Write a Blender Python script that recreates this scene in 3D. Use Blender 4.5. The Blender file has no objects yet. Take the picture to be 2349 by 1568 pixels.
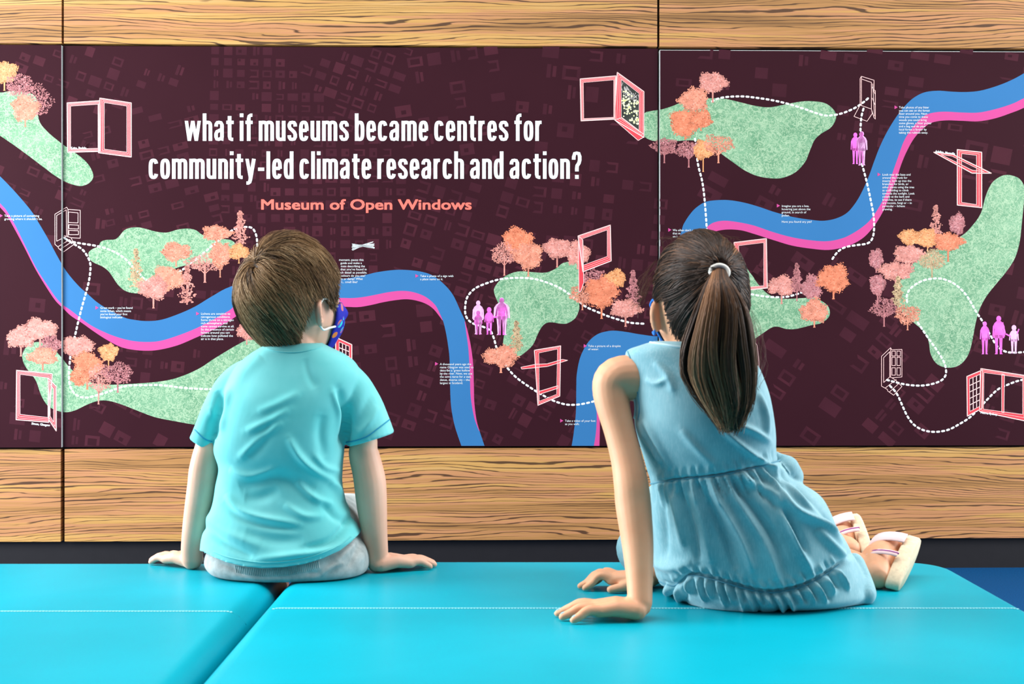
import bpy, bmesh, math, random
import numpy as np
from mathutils import Vector, Matrix, geometry
from mathutils.bvhtree import BVHTree

random.seed(7)
rng = np.random.default_rng(11)

# ------------------------------------------------------------------ camera
FW, FH = 2349.0, 1568.0
LENS = 50.0
F = LENS / 36.0 * FW            # focal length in photo pixels
CX, HY = 1174.5, 745.0          # principal column, horizon row
SEAT = 0.44
CZ = SEAT + 0.487
scn = bpy.context.scene
col = scn.collection
cam_d = bpy.data.cameras.new('camera')
cam_d.lens = LENS
cam_d.sensor_width = 36.0
cam_d.shift_y = -(FH / 2 - HY) / FW
cam_d.clip_start = 0.05
cam_d.dof.use_dof = True
cam_d.dof.focus_distance = 4.3
cam_d.dof.aperture_fstop = 11.0
cam = bpy.data.objects.new('camera', cam_d)
cam.location = (0, 0, CZ)
cam.rotation_euler = (math.pi / 2, 0, 0)
col.objects.link(cam)
scn.camera = cam

# ------------------------------------------------------------------ light
world = bpy.data.worlds.new('world')
scn.world = world
world.use_nodes = True
bg = world.node_tree.nodes['Background']
bg.inputs[0].default_value = (1.0, 0.97, 0.95, 1)
bg.inputs[1].default_value = 0.20


def area(name, loc, target, sx, sy, power, colour):
    d = bpy.data.lights.new(name, 'AREA')
    d.shape = 'RECTANGLE'
    d.size, d.size_y = sx, sy
    d.energy = power
    d.color = colour
    o = bpy.data.objects.new(name, d)
    o.location = loc
    o.rotation_euler = (Vector(target) - Vector(loc)).to_track_quat('-Z', 'Y').to_euler()
    col.objects.link(o)
    return o


area('skylight', (0.0, 2.3, 3.6), (0.0, 2.3, 0.0), 6.0, 1.8, 190, (1.0, 0.98, 0.96))
area('window_daylight', (-3.7, 3.15, 1.7), (0.0, 3.0, 0.9), 2.2, 2.4, 400, (0.97, 0.98, 1.0))
area('far_window_daylight', (4.0, 3.35, 1.7), (0.3, 2.9, 0.9), 2.2, 2.4, 230, (0.97, 0.98, 1.0))

vs = scn.view_settings
vs.view_transform = 'Standard'
vs.look = 'None'
vs.exposure = -0.12
vs.gamma = 1.0
vs.use_curve_mapping = False
scn.display_settings.display_device = 'sRGB'


# ------------------------------------------------------------------ helpers
def P(px, py, d):
    return Vector(((px - CX) / F * d, d, CZ - (py - HY) / F * d))


def proj(co):
    return CX + co[:, 0] / co[:, 1] * F, HY - (co[:, 2] - CZ) / co[:, 1] * F


def lin(c):
    return tuple(((v / 255.0) / 12.92 if v / 255.0 <= 0.04045 else ((v / 255.0 + 0.055) / 1.055) ** 2.4) for v in c) + (1.0,)


class NT:
    """tiny node-tree builder"""

    def __init__(self, name, rough=0.5, spec=0.3):
        self.m = bpy.data.materials.new(name)
        self.m.use_nodes = True
        self.t = self.m.node_tree
        self.b = self.t.nodes['Principled BSDF']
        self.b.inputs['Roughness'].default_value = rough
        self.b.inputs['Specular IOR Level'].default_value = spec

    def n(self, kind, **kw):
        nd = self.t.nodes.new(kind)
        for k, v in kw.items():
            if k.startswith('i_'):
                nd.inputs[k[2:].replace('_', ' ')].default_value = v
            else:
                setattr(nd, k, v)
        return nd

    def l(self, a, b):
        self.t.links.new(a, b)

    def coords(self, scale=(1, 1, 1), kind='Object'):
        tc = self.n('ShaderNodeTexCoord')
        mp = self.n('ShaderNodeMapping')
        mp.inputs['Scale'].default_value = scale
        self.l(tc.outputs[kind], mp.inputs[0])
        return mp.outputs[0]

    def noise(self, vec, scale, detail=2.0, rough=0.5, dist=0.0):
        nd = self.n('ShaderNodeTexNoise')
        nd.inputs['Scale'].default_value = scale
        nd.inputs['Detail'].default_value = detail
        nd.inputs['Roughness'].default_value = rough
        nd.inputs['Distortion'].default_value = dist
        self.l(vec, nd.inputs['Vector'])
        return nd.outputs[0]

    def ramp(self, fac, stops):
        nd = self.n('ShaderNodeValToRGB')
        e = nd.color_ramp.elements
        while len(e) < len(stops):
            e.new(0.5)
        for k, (p, c) in enumerate(stops):
            e[k].position = p
            e[k].color = c
        self.l(fac, nd.inputs[0])
        return nd.outputs[0]

    def math(self, op, a, b=None):
        nd = self.n('ShaderNodeMath', operation=op)
        for k, v in enumerate((a, b)):
            if v is None:
                continue
            if isinstance(v, (int, float)):
                nd.inputs[k].default_value = v
            else:
                self.l(v, nd.inputs[k])
        return nd.outputs[0]

    def mix(self, fac, a, b):
        nd = self.n('ShaderNodeMix', data_type='RGBA')
        for s, v in ((0, fac), (6, a), (7, b)):
            if isinstance(v, (int, float)):
                nd.inputs[s].default_value = v
            elif isinstance(v, tuple):
                nd.inputs[s].default_value = v
            else:
                self.l(v, nd.inputs[s])
        return nd.outputs[2]

    def base(self, c):
        if isinstance(c, tuple):
            self.b.inputs['Base Color'].default_value = c
        else:
            self.l(c, self.b.inputs['Base Color'])

    def bump(self, h, strength=0.2, dist=0.002):
        nd = self.n('ShaderNodeBump')
        nd.inputs['Strength'].default_value = strength
        nd.inputs['Distance'].default_value = dist
        self.l(h, nd.inputs['Height'])
        self.l(nd.outputs[0], self.b.inputs['Normal'])


def plain(name, rgb, rough=0.5, spec=0.3, var=0.06, scale=25.0, bump=0.0):
    t = NT(name, rough, spec)
    v = t.coords()
    nz = t.noise(v, scale, 3.0)
    c = lin(rgb)
    d = tuple(min(1.0, x * (1 - var)) for x in c[:3]) + (1,)
    u = tuple(min(1.0, x * (1 + var)) for x in c[:3]) + (1,)
    t.base(t.ramp(nz, [(0.3, d), (0.7, u)]))
    if bump:
        t.bump(nz, bump, 0.001)
    return t.m


def mesh_obj(name, verts, faces, mat, parent=None, smooth=False):
    me = bpy.data.meshes.new(name)
    me.from_pydata([tuple(v) for v in verts], [], [tuple(f) for f in faces])
    me.materials.append(mat)
    if smooth:
        me.polygons.foreach_set('use_smooth', [True] * len(me.polygons))
    me.update()
    o = bpy.data.objects.new(name, me)
    col.objects.link(o)
    if parent:
        o.parent = parent
    return o


def tag(o, label=None, cat=None, group=None, kind=None):
    for k, v in (('label', label), ('category', cat), ('group', group), ('kind', kind)):
        if v:
            o[k] = v
    return o


def empty(name, loc=(0, 0, 0)):
    o = bpy.data.objects.new(name, None)
    o.empty_display_size = 0.1
    col.objects.link(o)
    return o


def box(x0, x1, y0, y1, z0, z1, shear=0.0):
    v = [(x, y + shear * x, z) for z in (z0, z1) for y in (y0, y1) for x in (x0, x1)]
    f = [(0, 2, 3, 1), (4, 5, 7, 6), (0, 1, 5, 4), (2, 6, 7, 3), (0, 4, 6, 2), (1, 3, 7, 5)]
    return v, f


def join(pieces):
    V, Fc = [], []
    for v, f in pieces:
        b = len(V)
        V += [tuple(p) for p in v]
        Fc += [tuple(i + b for i in q) for q in f]
    return V, Fc


def loft(rings):
    n = len(rings[0])
    V = [tuple(p) for r in rings for p in r]
    Fc = []
    for k in range(len(rings) - 1):
        for i in range(n):
            j = (i + 1) % n
            Fc.append((k * n + i, k * n + j, (k + 1) * n + j, (k + 1) * n + i))
    for k, rev in ((0, True), (len(rings) - 1, False)):
        c = np.mean(np.array([tuple(p) for p in rings[k]]), axis=0)
        V.append(tuple(c))
        ci = len(V) - 1
        for i in range(n):
            j = (i + 1) % n
            Fc.append((ci, k * n + j, k * n + i) if rev else (ci, k * n + i, k * n + j))
    return V, Fc


def catmull(pts, sub=8, closed=False):
    p = np.array([tuple(q) for q in pts], float)
    n = len(p)
    out = []
    rngk = range(n) if closed else range(n - 1)
    for k in rngk:
        if closed:
            a, b, c, d = p[(k - 1) % n], p[k], p[(k + 1) % n], p[(k + 2) % n]
        else:
            a, b, c, d = p[max(k - 1, 0)], p[k], p[k + 1], p[min(k + 2, n - 1)]
        for t in np.arange(sub) / sub:
            out.append(0.5 * ((2 * b) + (-a + c) * t + (2 * a - 5 * b + 4 * c - d) * t * t + (-a + 3 * b - 3 * c + d) * t ** 3))
    if not closed:
        out.append(p[-1])
    return np.array(out)


def tube(pts, radii, n=14, flat=1.0, round_ends=True):
    """closed tapering tube; flat squashes the second axis"""
    p = np.array([tuple(q) for q in pts], float)
    r = np.array(radii if hasattr(radii, '__len__') else [radii] * len(p), float)
    t = np.gradient(p, axis=0)
    t /= np.linalg.norm(t, axis=1)[:, None] + 1e-12
    up = np.array([0, 0, 1.0]) if abs(t[0][2]) < 0.9 else np.array([0, 1.0, 0])
    u = np.cross(t[0], up)
    u /= np.linalg.norm(u)
    rings = []
    ang = np.arange(n) / n * 2 * math.pi

    def ring(c, u, v, rad):
        return [c + rad * (math.cos(a) * u + flat * math.sin(a) * v) for a in ang]
    frames = []
    for k in range(len(p)):
        u = u - t[k] * np.dot(u, t[k])
        u /= np.linalg.norm(u) + 1e-12
        frames.append((u.copy(), np.cross(t[k], u)))
    if round_ends:
        for s in (0.15, 0.5, 0.8):
            a = math.acos(s)
            rings.append(ring(p[0] - t[0] * r[0] * math.sin(a) * 1.0, frames[0][0], frames[0][1], r[0] * s))
    for k in range(len(p)):
        rings.append(ring(p[k], frames[k][0], frames[k][1], r[k]))
    if round_ends:
        for s in (0.8, 0.5, 0.15):
            a = math.acos(s)
            rings.append(ring(p[-1] + t[-1] * r[-1] * math.sin(a), frames[-1][0], frames[-1][1], r[-1] * s))
    return loft(rings)


def ellipsoid(c, a, b, d, nu=24, nv=14):
    rings = []
    for k in range(1, nv):
        th = math.pi * k / nv
        rings.append([(c[0] + a * math.sin(th) * math.cos(2 * math.pi * i / nu),
                       c[1] + b * math.sin(th) * math.sin(2 * math.pi * i / nu),
                       c[2] - d * math.cos(th)) for i in range(nu)])
    return loft(rings)


def slab_rings(rows, expo=2.4, n=48, sub=5):
    """rows: (py, px_left, px_right, depth_centre, half_thickness) -> lofted solid through horizontal slices"""
    R = []
    for py, xl, xr, dc, b in rows:
        a = P(xl, py, dc)
        c = P(xr, py, dc)
        R.append(((a.x + c.x) / 2, (c.x - a.x) / 2, a.z, dc, b))
    R = catmull(R, sub)
    rings = []
    for cx, hw, z, d, b in R:
        ring = []
        for i in range(n):
            an = 2 * math.pi * i / n
            ca, sa = math.cos(an), math.sin(an)
            ring.append((cx + hw * math.copysign(abs(ca) ** (2 / expo), ca), d + b * math.copysign(abs(sa) ** (2 / expo), sa), z))
        rings.append(ring)
    return loft(rings)


def remesh(pieces, voxel, smooth=3, name='tmp'):
    """union of closed pieces as one continuous surface -> (verts Nx3, faces list)"""
    V, Fc = join(pieces)
    me = bpy.data.meshes.new(name)
    me.from_pydata(V, [], Fc)
    bm = bmesh.new()
    bm.from_mesh(me)
    bmesh.ops.recalc_face_normals(bm, faces=bm.faces)
    bm.to_mesh(me)
    bm.free()
    o = bpy.data.objects.new(name, me)
    col.objects.link(o)
    md = o.modifiers.new('r', 'REMESH')
    md.mode = 'VOXEL'
    md.voxel_size = voxel
    if smooth:
        sm = o.modifiers.new('s', 'SMOOTH')
        sm.factor = 0.5
        sm.iterations = smooth
    dg = bpy.context.evaluated_depsgraph_get()
    me2 = bpy.data.meshes.new_from_object(o.evaluated_get(dg))
    bpy.data.objects.remove(o)
    bpy.data.meshes.remove(me)
    return me2


def finish(me, name, mat, parent=None):
    co = get_co(me)
    low = (co[:, 1] < 2.945) & (co[:, 2] < SEAT + 0.0012)
    co[low, 2] = SEAT + 0.0012
    set_co(me, co)
    me.name = name
    me.materials.clear()
    me.materials.append(mat)
    me.polygons.foreach_set('use_smooth', [True] * len(me.polygons))
    me.update()
    o = bpy.data.objects.new(name, me)
    col.objects.link(o)
    if parent:
        o.parent = parent
    return o


def get_co(me):
    a = np.empty(len(me.vertices) * 3, np.float32)
    me.vertices.foreach_get('co', a)
    return a.reshape(-1, 3).astype(float)


def get_no(me):
    a = np.empty(len(me.vertices) * 3, np.float32)
    me.vertex_normals.foreach_get('vector', a)
    return a.reshape(-1, 3).astype(float)


def set_co(me, co):
    me.vertices.foreach_set('co', co.astype(np.float32).ravel())
    me.update()


def folds(me, specs, back_only=True):
    """push cloth in and out along fold lines; specs: (polyline in photo pixels, width px, height m)"""
    co = get_co(me)
    no = get_no(me)
    x, y = proj(co)
    w = np.clip((0.25 - no[:, 1]) / 0.5, 0, 1) if back_only else np.ones(len(co))
    disp = np.zeros(len(co))
    for line, width, amp in specs:
        L = catmull(line, 6) if len(line) > 2 else np.array(line, float)
        lo, hi = L.min(0) - 3 * width, L.max(0) + 3 * width
        sel = np.where((x > lo[0]) & (x < hi[0]) & (y > lo[1]) & (y < hi[1]))[0]
        if not len(sel):
            continue
        q = np.stack([x[sel], y[sel]], 1)
        best = np.full(len(sel), 1e9)
        bt = np.zeros(len(sel))
        m = len(L) - 1
        for k in range(m):
            a, b = L[k], L[k + 1]
            ab = b - a
            t = np.clip(((q - a) @ ab) / (ab @ ab + 1e-9), 0, 1)
            dd = np.linalg.norm(q - a - t[:, None] * ab, axis=1)
            up = dd < best
            best[up] = dd[up]
            bt[up] = (k + t[up]) / m
        taper = np.sin(np.clip(bt, 0.02, 0.98) * math.pi) ** 0.6
        disp[sel] += amp * np.exp(-(best / width) ** 2) * taper
    set_co(me, co + no * (disp * w)[:, None])


def bvh_of(me):
    return BVHTree.FromPolygons([v.co for v in me.vertices], [tuple(p.vertices) for p in me.polygons])


def on_surface(bvh, pts, lift=0.0):
    out = []
    o = Vector((0, 0, CZ))
    for px, py in pts:
        d = (P(px, py, 1.0) - o).normalized()
        h, nrm, _, _ = bvh.ray_cast(o, d)
        if h is not None:
            out.append(h + nrm * lift)
    return out


# ------------------------------------------------------------------ materials
def wood_material():
    t = NT('zebrano_laminate', 0.42, 0.3)
    sep = t.n('ShaderNodeSeparateXYZ')
    t.l(t.coords(), sep.inputs[0])
    z = sep.outputs[2]
    w1 = t.noise(t.coords((0.9, 1, 6.0)), 1.0, 2.0)
    w2 = t.noise(t.coords((2.6, 1, 26.0)), 1.0, 3.0)
    ph = t.math('ADD', t.math('MULTIPLY', z, 78.0), t.math('ADD', t.math('MULTIPLY', w1, 12.0), t.math('MULTIPLY', w2, 2.6)))
    ln = t.math('MULTIPLY', t.math('ABSOLUTE', t.math('SUBTRACT', t.math('FRACT', ph), 0.5)), 2.0)
    wid = t.noise(t.coords((1.7, 1, 46.0)), 1.0, 3.0)
    thr = t.math('MULTIPLY', t.math('SUBTRACT', wid, 0.30), 1.0)
    soft = t.n('ShaderNodeMapRange')
    t.l(t.math('SUBTRACT', thr, ln), soft.inputs[0])
    soft.inputs[1].default_value = -0.06
    soft.inputs[2].default_value = 0.10
    n1 = t.noise(t.coords((0.8, 1, 24.0)), 1.0, 4.0, 0.6)
    basec = t.ramp(n1, [(0.30, lin((136, 98, 58))), (0.42, lin((172, 126, 75))), (0.5, lin((184, 130, 90))), (0.58, lin((188, 145, 80))), (0.72, lin((200, 160, 104)))])
    c2 = t.mix(t.math('MULTIPLY', soft.outputs[0], 0.92), basec, lin((66, 44, 30)))
    fine = t.noise(t.coords((2.4, 1, 420)), 1.0, 3.0)
    t.base(t.mix(t.math('MULTIPLY', t.math('GREATER_THAN', fine, 0.58), 0.2), c2, lin((104, 74, 48))))
    return t.m


WOOD = wood_material()
BLACK = plain('black_backing', (10, 9, 11), 0.6, 0.2)
BASEB = plain('black_kickboard', (26, 25, 28), 0.5, 0.3)
FLOOR = plain('blue_carpet', (6, 70, 120), 0.9, 0.1, 0.2, 180.0, 0.3)
BOARD = plain('mural_maroon', (50, 22, 30), 0.5, 0.05, 0.05, 3.0)
WHITE_EDGE = plain('white_board_core', (226, 232, 230), 0.5)
MAPC = plain('mural_map_tone', (68, 31, 41), 0.5, 0.06, 0.16, 6.0)
MAPC2 = plain('mural_map_line_tone', (62, 28, 38), 0.5, 0.06, 0.12, 6.0)
BLUE = plain('river_blue', (52, 112, 164), 0.5, 0.1, 0.05, 2.0)
PINK = plain('river_pink', (196, 74, 140), 0.5, 0.1, 0.05, 2.0)
FIGP = plain('figure_pink', (236, 104, 204), 0.4, 0.3, 0.28, 40.0)
FIGL = plain('figure_pale_pink', (246, 176, 226), 0.4, 0.3, 0.2, 40.0)
INK = plain('white_ink', (222, 230, 230), 0.45, 0.3, 0.01)
CORAL = plain('coral_ink', (238, 112, 98), 0.45, 0.3, 0.02)
RED = plain('window_red', (226, 66, 76), 0.45, 0.3, 0.1, 30.0)
PALE = plain('pale_outline', (250, 205, 200), 0.45, 0.3, 0.02)


def grass_material():
    t = NT('meadow_green', 0.45, 0.3)
    v = t.coords()
    n0 = t.noise(v, 14.0, 3.0)
    c = t.ramp(n0, [(0.3, lin((90, 142, 106))), (0.7, lin((120, 166, 130)))])
    for sc, w, k in ((30.0, 0.028, 0.6), (47.0, 0.03, 0.5), (21.0, 0.016, 0.5)):
        n = t.noise(v, sc, 2.0, 0.6, 1.4)
        ln = t.math('ABSOLUTE', t.math('SUBTRACT', n, 0.5))
        c = t.mix(t.math('MULTIPLY', t.math('LESS_THAN', ln, w), k), c, lin((168, 196, 162)))
    t.base(c)
    return t.m


GRASS = grass_material()


def tree_material(name, rgb):
    t = NT(name, 0.45, 0.3)
    n = t.noise(t.coords(), 42.0, 5.0, 0.65)
    c = lin(rgb)
    d = tuple(x * 0.74 for x in c[:3]) + (1,)
    u = tuple(min(1, x * 1.22 + 0.02) for x in c[:3]) + (1,)
    t.base(t.ramp(n, [(0.32, d), (0.68, u)]))
    return t.m


TREE = {'O': tree_material('print_tree_orange', (212, 122, 88)), 'P': tree_material('print_tree_pink', (204, 134, 122)),
        'M': tree_material('print_tree_mauve', (176, 110, 112)), 'Y': tree_material('print_tree_amber', (216, 146, 94)),
        'S': tree_material('print_tree_salmon', (212, 134, 108)), 'L': tree_material('print_tree_pale', (188, 160, 122))}

# ------------------------------------------------------------------ room: floor, wall, wood panels
Y0, SH = 5.36, 0.0257            # plane of the mural faces: y = Y0 + SH * x


def wall_pt(px, py, t=0.0):
    dx = (px - CX) / F
    y = (Y0 - t) / (1 - SH * dx)
    return (dx * y, y, CZ - (py - HY) / F * y)


def wall_x(px, t=0.0):
    return wall_pt(px, HY, t)[0]


ZT = wall_pt(146, 105)[2]        # mural top / bottom heights
ZB = wall_pt(146, 1025)[2]
ZW0 = wall_pt(146, 1242)[2]      # lower edge of the wood
ZUP = wall_pt(146, 99)[2]

v, f = box(-7, 7, -1.5, 5.7, -0.06, 0.0)
tag(mesh_obj('floor', v, f, FLOOR), 'dark blue carpet floor', None, None, 'structure')
v, f = box(-7, 7, Y0 + 0.045, Y0 + 0.2, 0.0, 3.9, SH)
wall = tag(mesh_obj('wall_back', v, f, BLACK), 'black backing wall behind the wood and mural panels', None, None, 'structure')
XS = [wall_x(-1250), wall_x(143), wall_x(1510.5), wall_x(2878)]
XS = [wall_x(-2617)] + XS + [wall_x(4245)]
g = 0.0042
for k in range(5):
    a, b = XS[k] + g, XS[k + 1] - g
    for z0, z1 in ((ZUP, ZUP + 0.62), (ZUP + 0.63, ZUP + 1.25), (ZW0, ZB - 0.008)) + (((ZB, ZT),) if k in (0, 4) else ()):
        lo = 0.007 if z0 == ZW0 else 0.0
        v, f = box(a + (lo if k else 0) * 0.4, b - lo * 0.5, Y0 + 0.004, Y0 + 0.045, z0, z1, SH)
        mesh_obj('wood_panel', v, f, WOOD, wall)
v, f = box(-7, 7, Y0 + 0.03, Y0 + 0.046, 0.0, ZW0, SH)
tag(mesh_obj('baseboard_back', v, f, BASEB), 'black kickboard below the wood panels', None, None, 'structure')

# ------------------------------------------------------------------ mural boards
PAN = []   # (px0, px1, forward offset, root)
labels = ['narrow visible strip of maroon mural board with cut-off trees, leftmost of three',
          'wide maroon mural board carrying the large white museum question headline',
          'maroon mural board with open red windows, pink walkers and long S-bend river']
for k, (a, b, t) in enumerate(((-1240, 140.6, 0.012), (145.0, 1508.6, 0.0), (1513.4, 2870, 0.010))):
    root = empty('mural_board')
    tag(root, labels[k], 'mural board', 'mural boards on the wood wall')
    x0, x1 = wall_x(a, t), wall_x(b, t)
    v, f = box(x0, x1, Y0 - t + 0.0012, Y0 + 0.04, ZB, ZT - (0.006 if k == 2 else 0), SH)
    mesh_obj('board_core', v, f, WHITE_EDGE, root)
    e = 0.0016 if k == 2 else 0.0
    v, f = box(x0 + e, x1, Y0 - t, Y0 - t + 0.0012, ZB, ZT - (0.006 if k == 2 else 0) - e, SH)
    mesh_obj('printed_face', v, f, BOARD, root)
    PAN.append((a, b, t, root))
YT, YB = 107.0, 1022.0


def clip_poly(poly, axis, val, keep_less):
    out = []
    n = len(poly)
    for i in range(n):
        p, q = poly[i], poly[(i + 1) % n]
        ip = p[axis] <= val if keep_less else p[axis] >= val
        iq = q[axis] <= val if keep_less else q[axis] >= val
        if ip:
            out.append(p)
        if ip != iq:
            s = (val - p[axis]) / (q[axis] - p[axis])
            out.append((p[0] + s * (q[0] - p[0]), p[1] + s * (q[1] - p[1])))
    return out


def put(name, polys, mat, layer, label=None, kind=None, lifts=None):
    """flat print: convex polygons in photo pixels, laid on whichever boards they fall on"""
    for a, b, t, root in PAN:
        V, Fc = [], []
        for pi, poly in enumerate(polys):
            dl = lifts[pi] if lifts else 0.0
            xs = [p[0] for p in poly]
            ys = [p[1] for p in poly]
            if max(xs) <= a or min(xs) >= b:
                continue
            q = list(poly)
            if min(xs) < a:
                q = clip_poly(q, 0, a, False)
            if max(xs) > b:
                q = clip_poly(q, 0, b, True)
            yt = YT + (6.5 if a > 1500 else 0)
            if min(ys) < yt:
                q = clip_poly(q, 1, yt, False)
            if max(ys) > YB:
                q = clip_poly(q, 1, YB, True)
            if len(q) < 3:
                continue
            ar = sum(q[i][0] * q[(i + 1) % len(q)][1] - q[(i + 1) % len(q)][0] * q[i][1] for i in range(len(q)))
            if abs(ar) < 1e-6:
                continue
            if ar < 0:
                q = q[::-1]
            base = len(V)
            V += [wall_pt(p[0], p[1], t + 0.00005 + (layer + dl) * 0.00012) for p in q]
            Fc.append(tuple(range(base, base + len(q)))[::-1])
        if Fc:
            o = mesh_obj(name, V, Fc, mat, root)
            if label:
                o['label'] = label
            if kind:
                o['kind'] = kind


def fill(outer, holes=()):
    loops = [[Vector((p[0], p[1], 0)) for p in outer]] + [[Vector((p[0], p[1], 0)) for p in h] for h in holes]
    flat = [(p.x, p.y) for lp in loops for p in lp]
    return [[flat[i] for i in tri] for tri in geometry.tessellate_polygon(loops)]


def ribbon(pts, w, closed=False):
    out = []
    n = len(pts)
    for k in range(n if closed else n - 1):
        a, b = np.array(pts[k], float), np.array(pts[(k + 1) % n], float)
        d = b - a
        ln = np.linalg.norm(d)
        if ln < 1e-6:
            continue
        d /= ln
        m = np.array([-d[1], d[0]]) * w / 2
        e = d * w * 0.35
        out.append([tuple(a - e + m), tuple(b + e + m), tuple(b + e - m), tuple(a - e - m)])
    return out


# --- faint street map
blocks, lines = [], []


def rect(cx, cy, w, h, ang):
    c, s = math.cos(ang), math.sin(ang)
    return [(cx + c * x - s * y, cy + s * x + c * y) for x, y in ((-w / 2, -h / 2), (w / 2, -h / 2), (w / 2, h / 2), (-w / 2, h / 2))]


DIST = [(640, 300, 0.02, 30, 26, 0.85), (760, 470, 0.0, 32, 30, 0.95), (260, 170, 0.35, 34, 30, 0.6), (330, 330, -0.25, 40, 26, 0.45),
        (820, 140, 0.35, 34, 30, 0.7), (1050, 200, -0.15, 44, 36, 0.5), (1250, 250, 0.1, 52, 44, 0.45), (1400, 420, 0.1, 40, 36, 0.5),
        (1700, 200, 0.08, 44, 36, 0.45), (2050, 180, 0.15, 52, 30, 0.35), (1050, 560, 0.3, 38, 34, 0.7), (1050, 900, 0.35, 40, 36, 0.6),
        (1250, 950, 0.5, 34, 34, 0.5), (850, 800, -0.1, 44, 38, 0.45), (300, 830, 0.1, 36, 34, 0.5), (90, 650, 0.1, 60, 50, 0.4),
        (80, 1000, 0.1, 44, 36, 0.5), (60, 330, 0.4, 40, 26, 0.35), (1850, 800, 0.6, 60, 40, 0.3), (2100, 930, 0.7, 50, 34, 0.3),
        (1700, 440, 0.5, 60, 40, 0.3), (2250, 980, 0.3, 52, 44, 0.3), (2150, 480, 0.2, 60, 50, 0.3), (350, 960, 0.5, 40, 36, 0.4)]
seen = set()
for cx, cy, ang, sw, sh, dens in DIST:
    ca, sa = math.cos(ang), math.sin(ang)
    for i in range(-9, 10):
        for j in range(-9, 10):
            x = cx + ca * i * sw - sa * j * sh
            y = cy + sa * i * sw + ca * j * sh
            if not (-60 < x < 2420 and 112 < y < 1015):
                continue
            best = min(DIST, key=lambda q: (q[0] - x) ** 2 + (q[1] - y) ** 2)
            if best[:2] != (cx, cy) or random.random() > dens:
                continue
            w, h = sw * random.uniform(0.55, 0.86), sh * random.uniform(0.5, 0.82)
            r = random.random()
            if r < 0.5:
                blocks.append(rect(x, y, w, h, ang))
                if random.random() < 0.4:
                    lines += [rect(x + random.uniform(-4, 4), y + random.uniform(-4, 4), w * 0.3, h * 0.35, ang)]
            elif r < 0.8:
                o_, i_ = rect(x, y, w, h, ang), rect(x, y, w * 0.62, h * 0.55, ang)
                for k in range(3 if random.random() < 0.5 else 4):
                    blocks.append([o_[k], o_[(k + 1) % 4], i_[(k + 1) % 4], i_[k]])
            else:
                blocks.append(rect(x, y, w * 0.25, h, ang))
                blocks.append(rect(x + ca * w * 0.35, y + sa * w * 0.35, w * 0.22, h * 0.8, ang))
put('printed_street_map', blocks, MAPC2, 0, kind='stuff')
put('printed_street_map_detail', [b for b in blocks if random.random() < 0.35], MAPC, 0.4, kind='stuff')
put('printed_courtyards', lines, BOARD, 0.8, kind='stuff')

# --- rivers
up1 = [(-420, 60), (-300, 150), (-170, 255), (-60, 350), (-20, 386), (0, 404), (33, 438), (69, 480), (84, 503), (110, 547), (133, 590), (153, 623), (179, 654), (199, 672), (230, 698),
       (281, 726), (307, 733), (337, 736), (370, 733), (409, 720), (447, 703), (485, 680), (529, 657), (600, 640), (700, 645), (783, 640), (839, 630),
       (865, 624), (903, 619), (934, 619), (967, 623), (993, 632), (1018, 651), (1039, 676), (1056, 712), (1067, 737), (1072, 766), (1079, 805),
       (1081, 864), (1083, 911), (1090, 958), (1100, 988), (1112, 1024)]
mid1 = [(-460, 90), (-335, 175), (-195, 285), (-60, 400), (0, 466), (15, 483), (36, 519), (61, 570), (84, 616), (112, 659), (128, 682), (143, 698), (163, 712), (204, 743), (243, 763),
        (276, 775), (307, 782), (340, 784), (370, 781), (409, 769), (447, 754), (485, 735), (524, 713), (552, 697), (650, 680), (783, 683), (814, 683),
        (839, 680), (865, 675), (890, 670), (916, 667), (939, 668), (962, 674), (980, 683), (998, 699), (1008, 717), (1016, 735), (1022, 758),
        (1027, 786), (1031, 819), (1032, 864), (1034, 922), (1039, 958), (1046, 986), (1059, 1024)]
low1 = [(-470, 96), (-345, 182), (-203, 293), (-60, 410), (0, 475), (15, 493), (33, 524), (56, 567), (82, 618), (110, 664), (128, 690), (143, 705), (163, 724), (189, 741), (217, 761),
        (245, 779), (276, 795), (307, 802), (340, 804), (370, 801), (409, 791), (447, 775), (485, 758), (524, 737), (559, 718), (650, 700), (783, 703),
        (821, 704), (852, 699), (878, 693), (908, 688), (934, 686), (959, 690), (980, 698), (995, 709), (1008, 725), (1013, 732)]
mid1b = mid1[:37]


def band(a, b):
    return fill(np.vstack([catmull(a, 5), catmull(b, 5)[::-1]]))


put('printed_river', band(up1, mid1), BLUE, 1)
put('printed_river_bank', band(mid1b, low1), PINK, 1)
put('printed_river_bank', band([(1067, 737), (1078, 782), (1085, 831), (1087, 883), (1088, 922), (1093, 962), (1100, 988)],
                               [(1066, 737), (1070, 766), (1075, 805), (1078, 864), (1080, 911), (1088, 958), (1099, 988)]), PINK, 1.3)
lf2 = [(1311, 1024), (1316, 993), (1321, 946), (1322, 887), (1323, 859), (1329, 826), (1339, 801), (1353, 780), (1371, 766), (1390, 760),
       (1409, 758), (1437, 761), (1472, 767), (1512, 770), (1534, 752), (1540, 710), (1540, 620)]
rt2 = [(1362, 1024), (1367, 993), (1369, 958), (1369, 922), (1376, 885), (1392, 858), (1420, 840), (1460, 832), (1530, 836), (1576, 818), (1592, 770), (1592, 700), (1590, 640)]
put('printed_river', band(lf2, rt2), BLUE, 1)
put('printed_river_bank', band([(1362, 1024), (1367, 993), (1369, 958), (1369, 922), (1376, 885), (1392, 858), (1420, 840)],
                               [(1375, 1024), (1376, 985), (1376, 943), (1379, 915), (1388, 888), (1404, 868), (1424, 856)]), PINK, 1)
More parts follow.
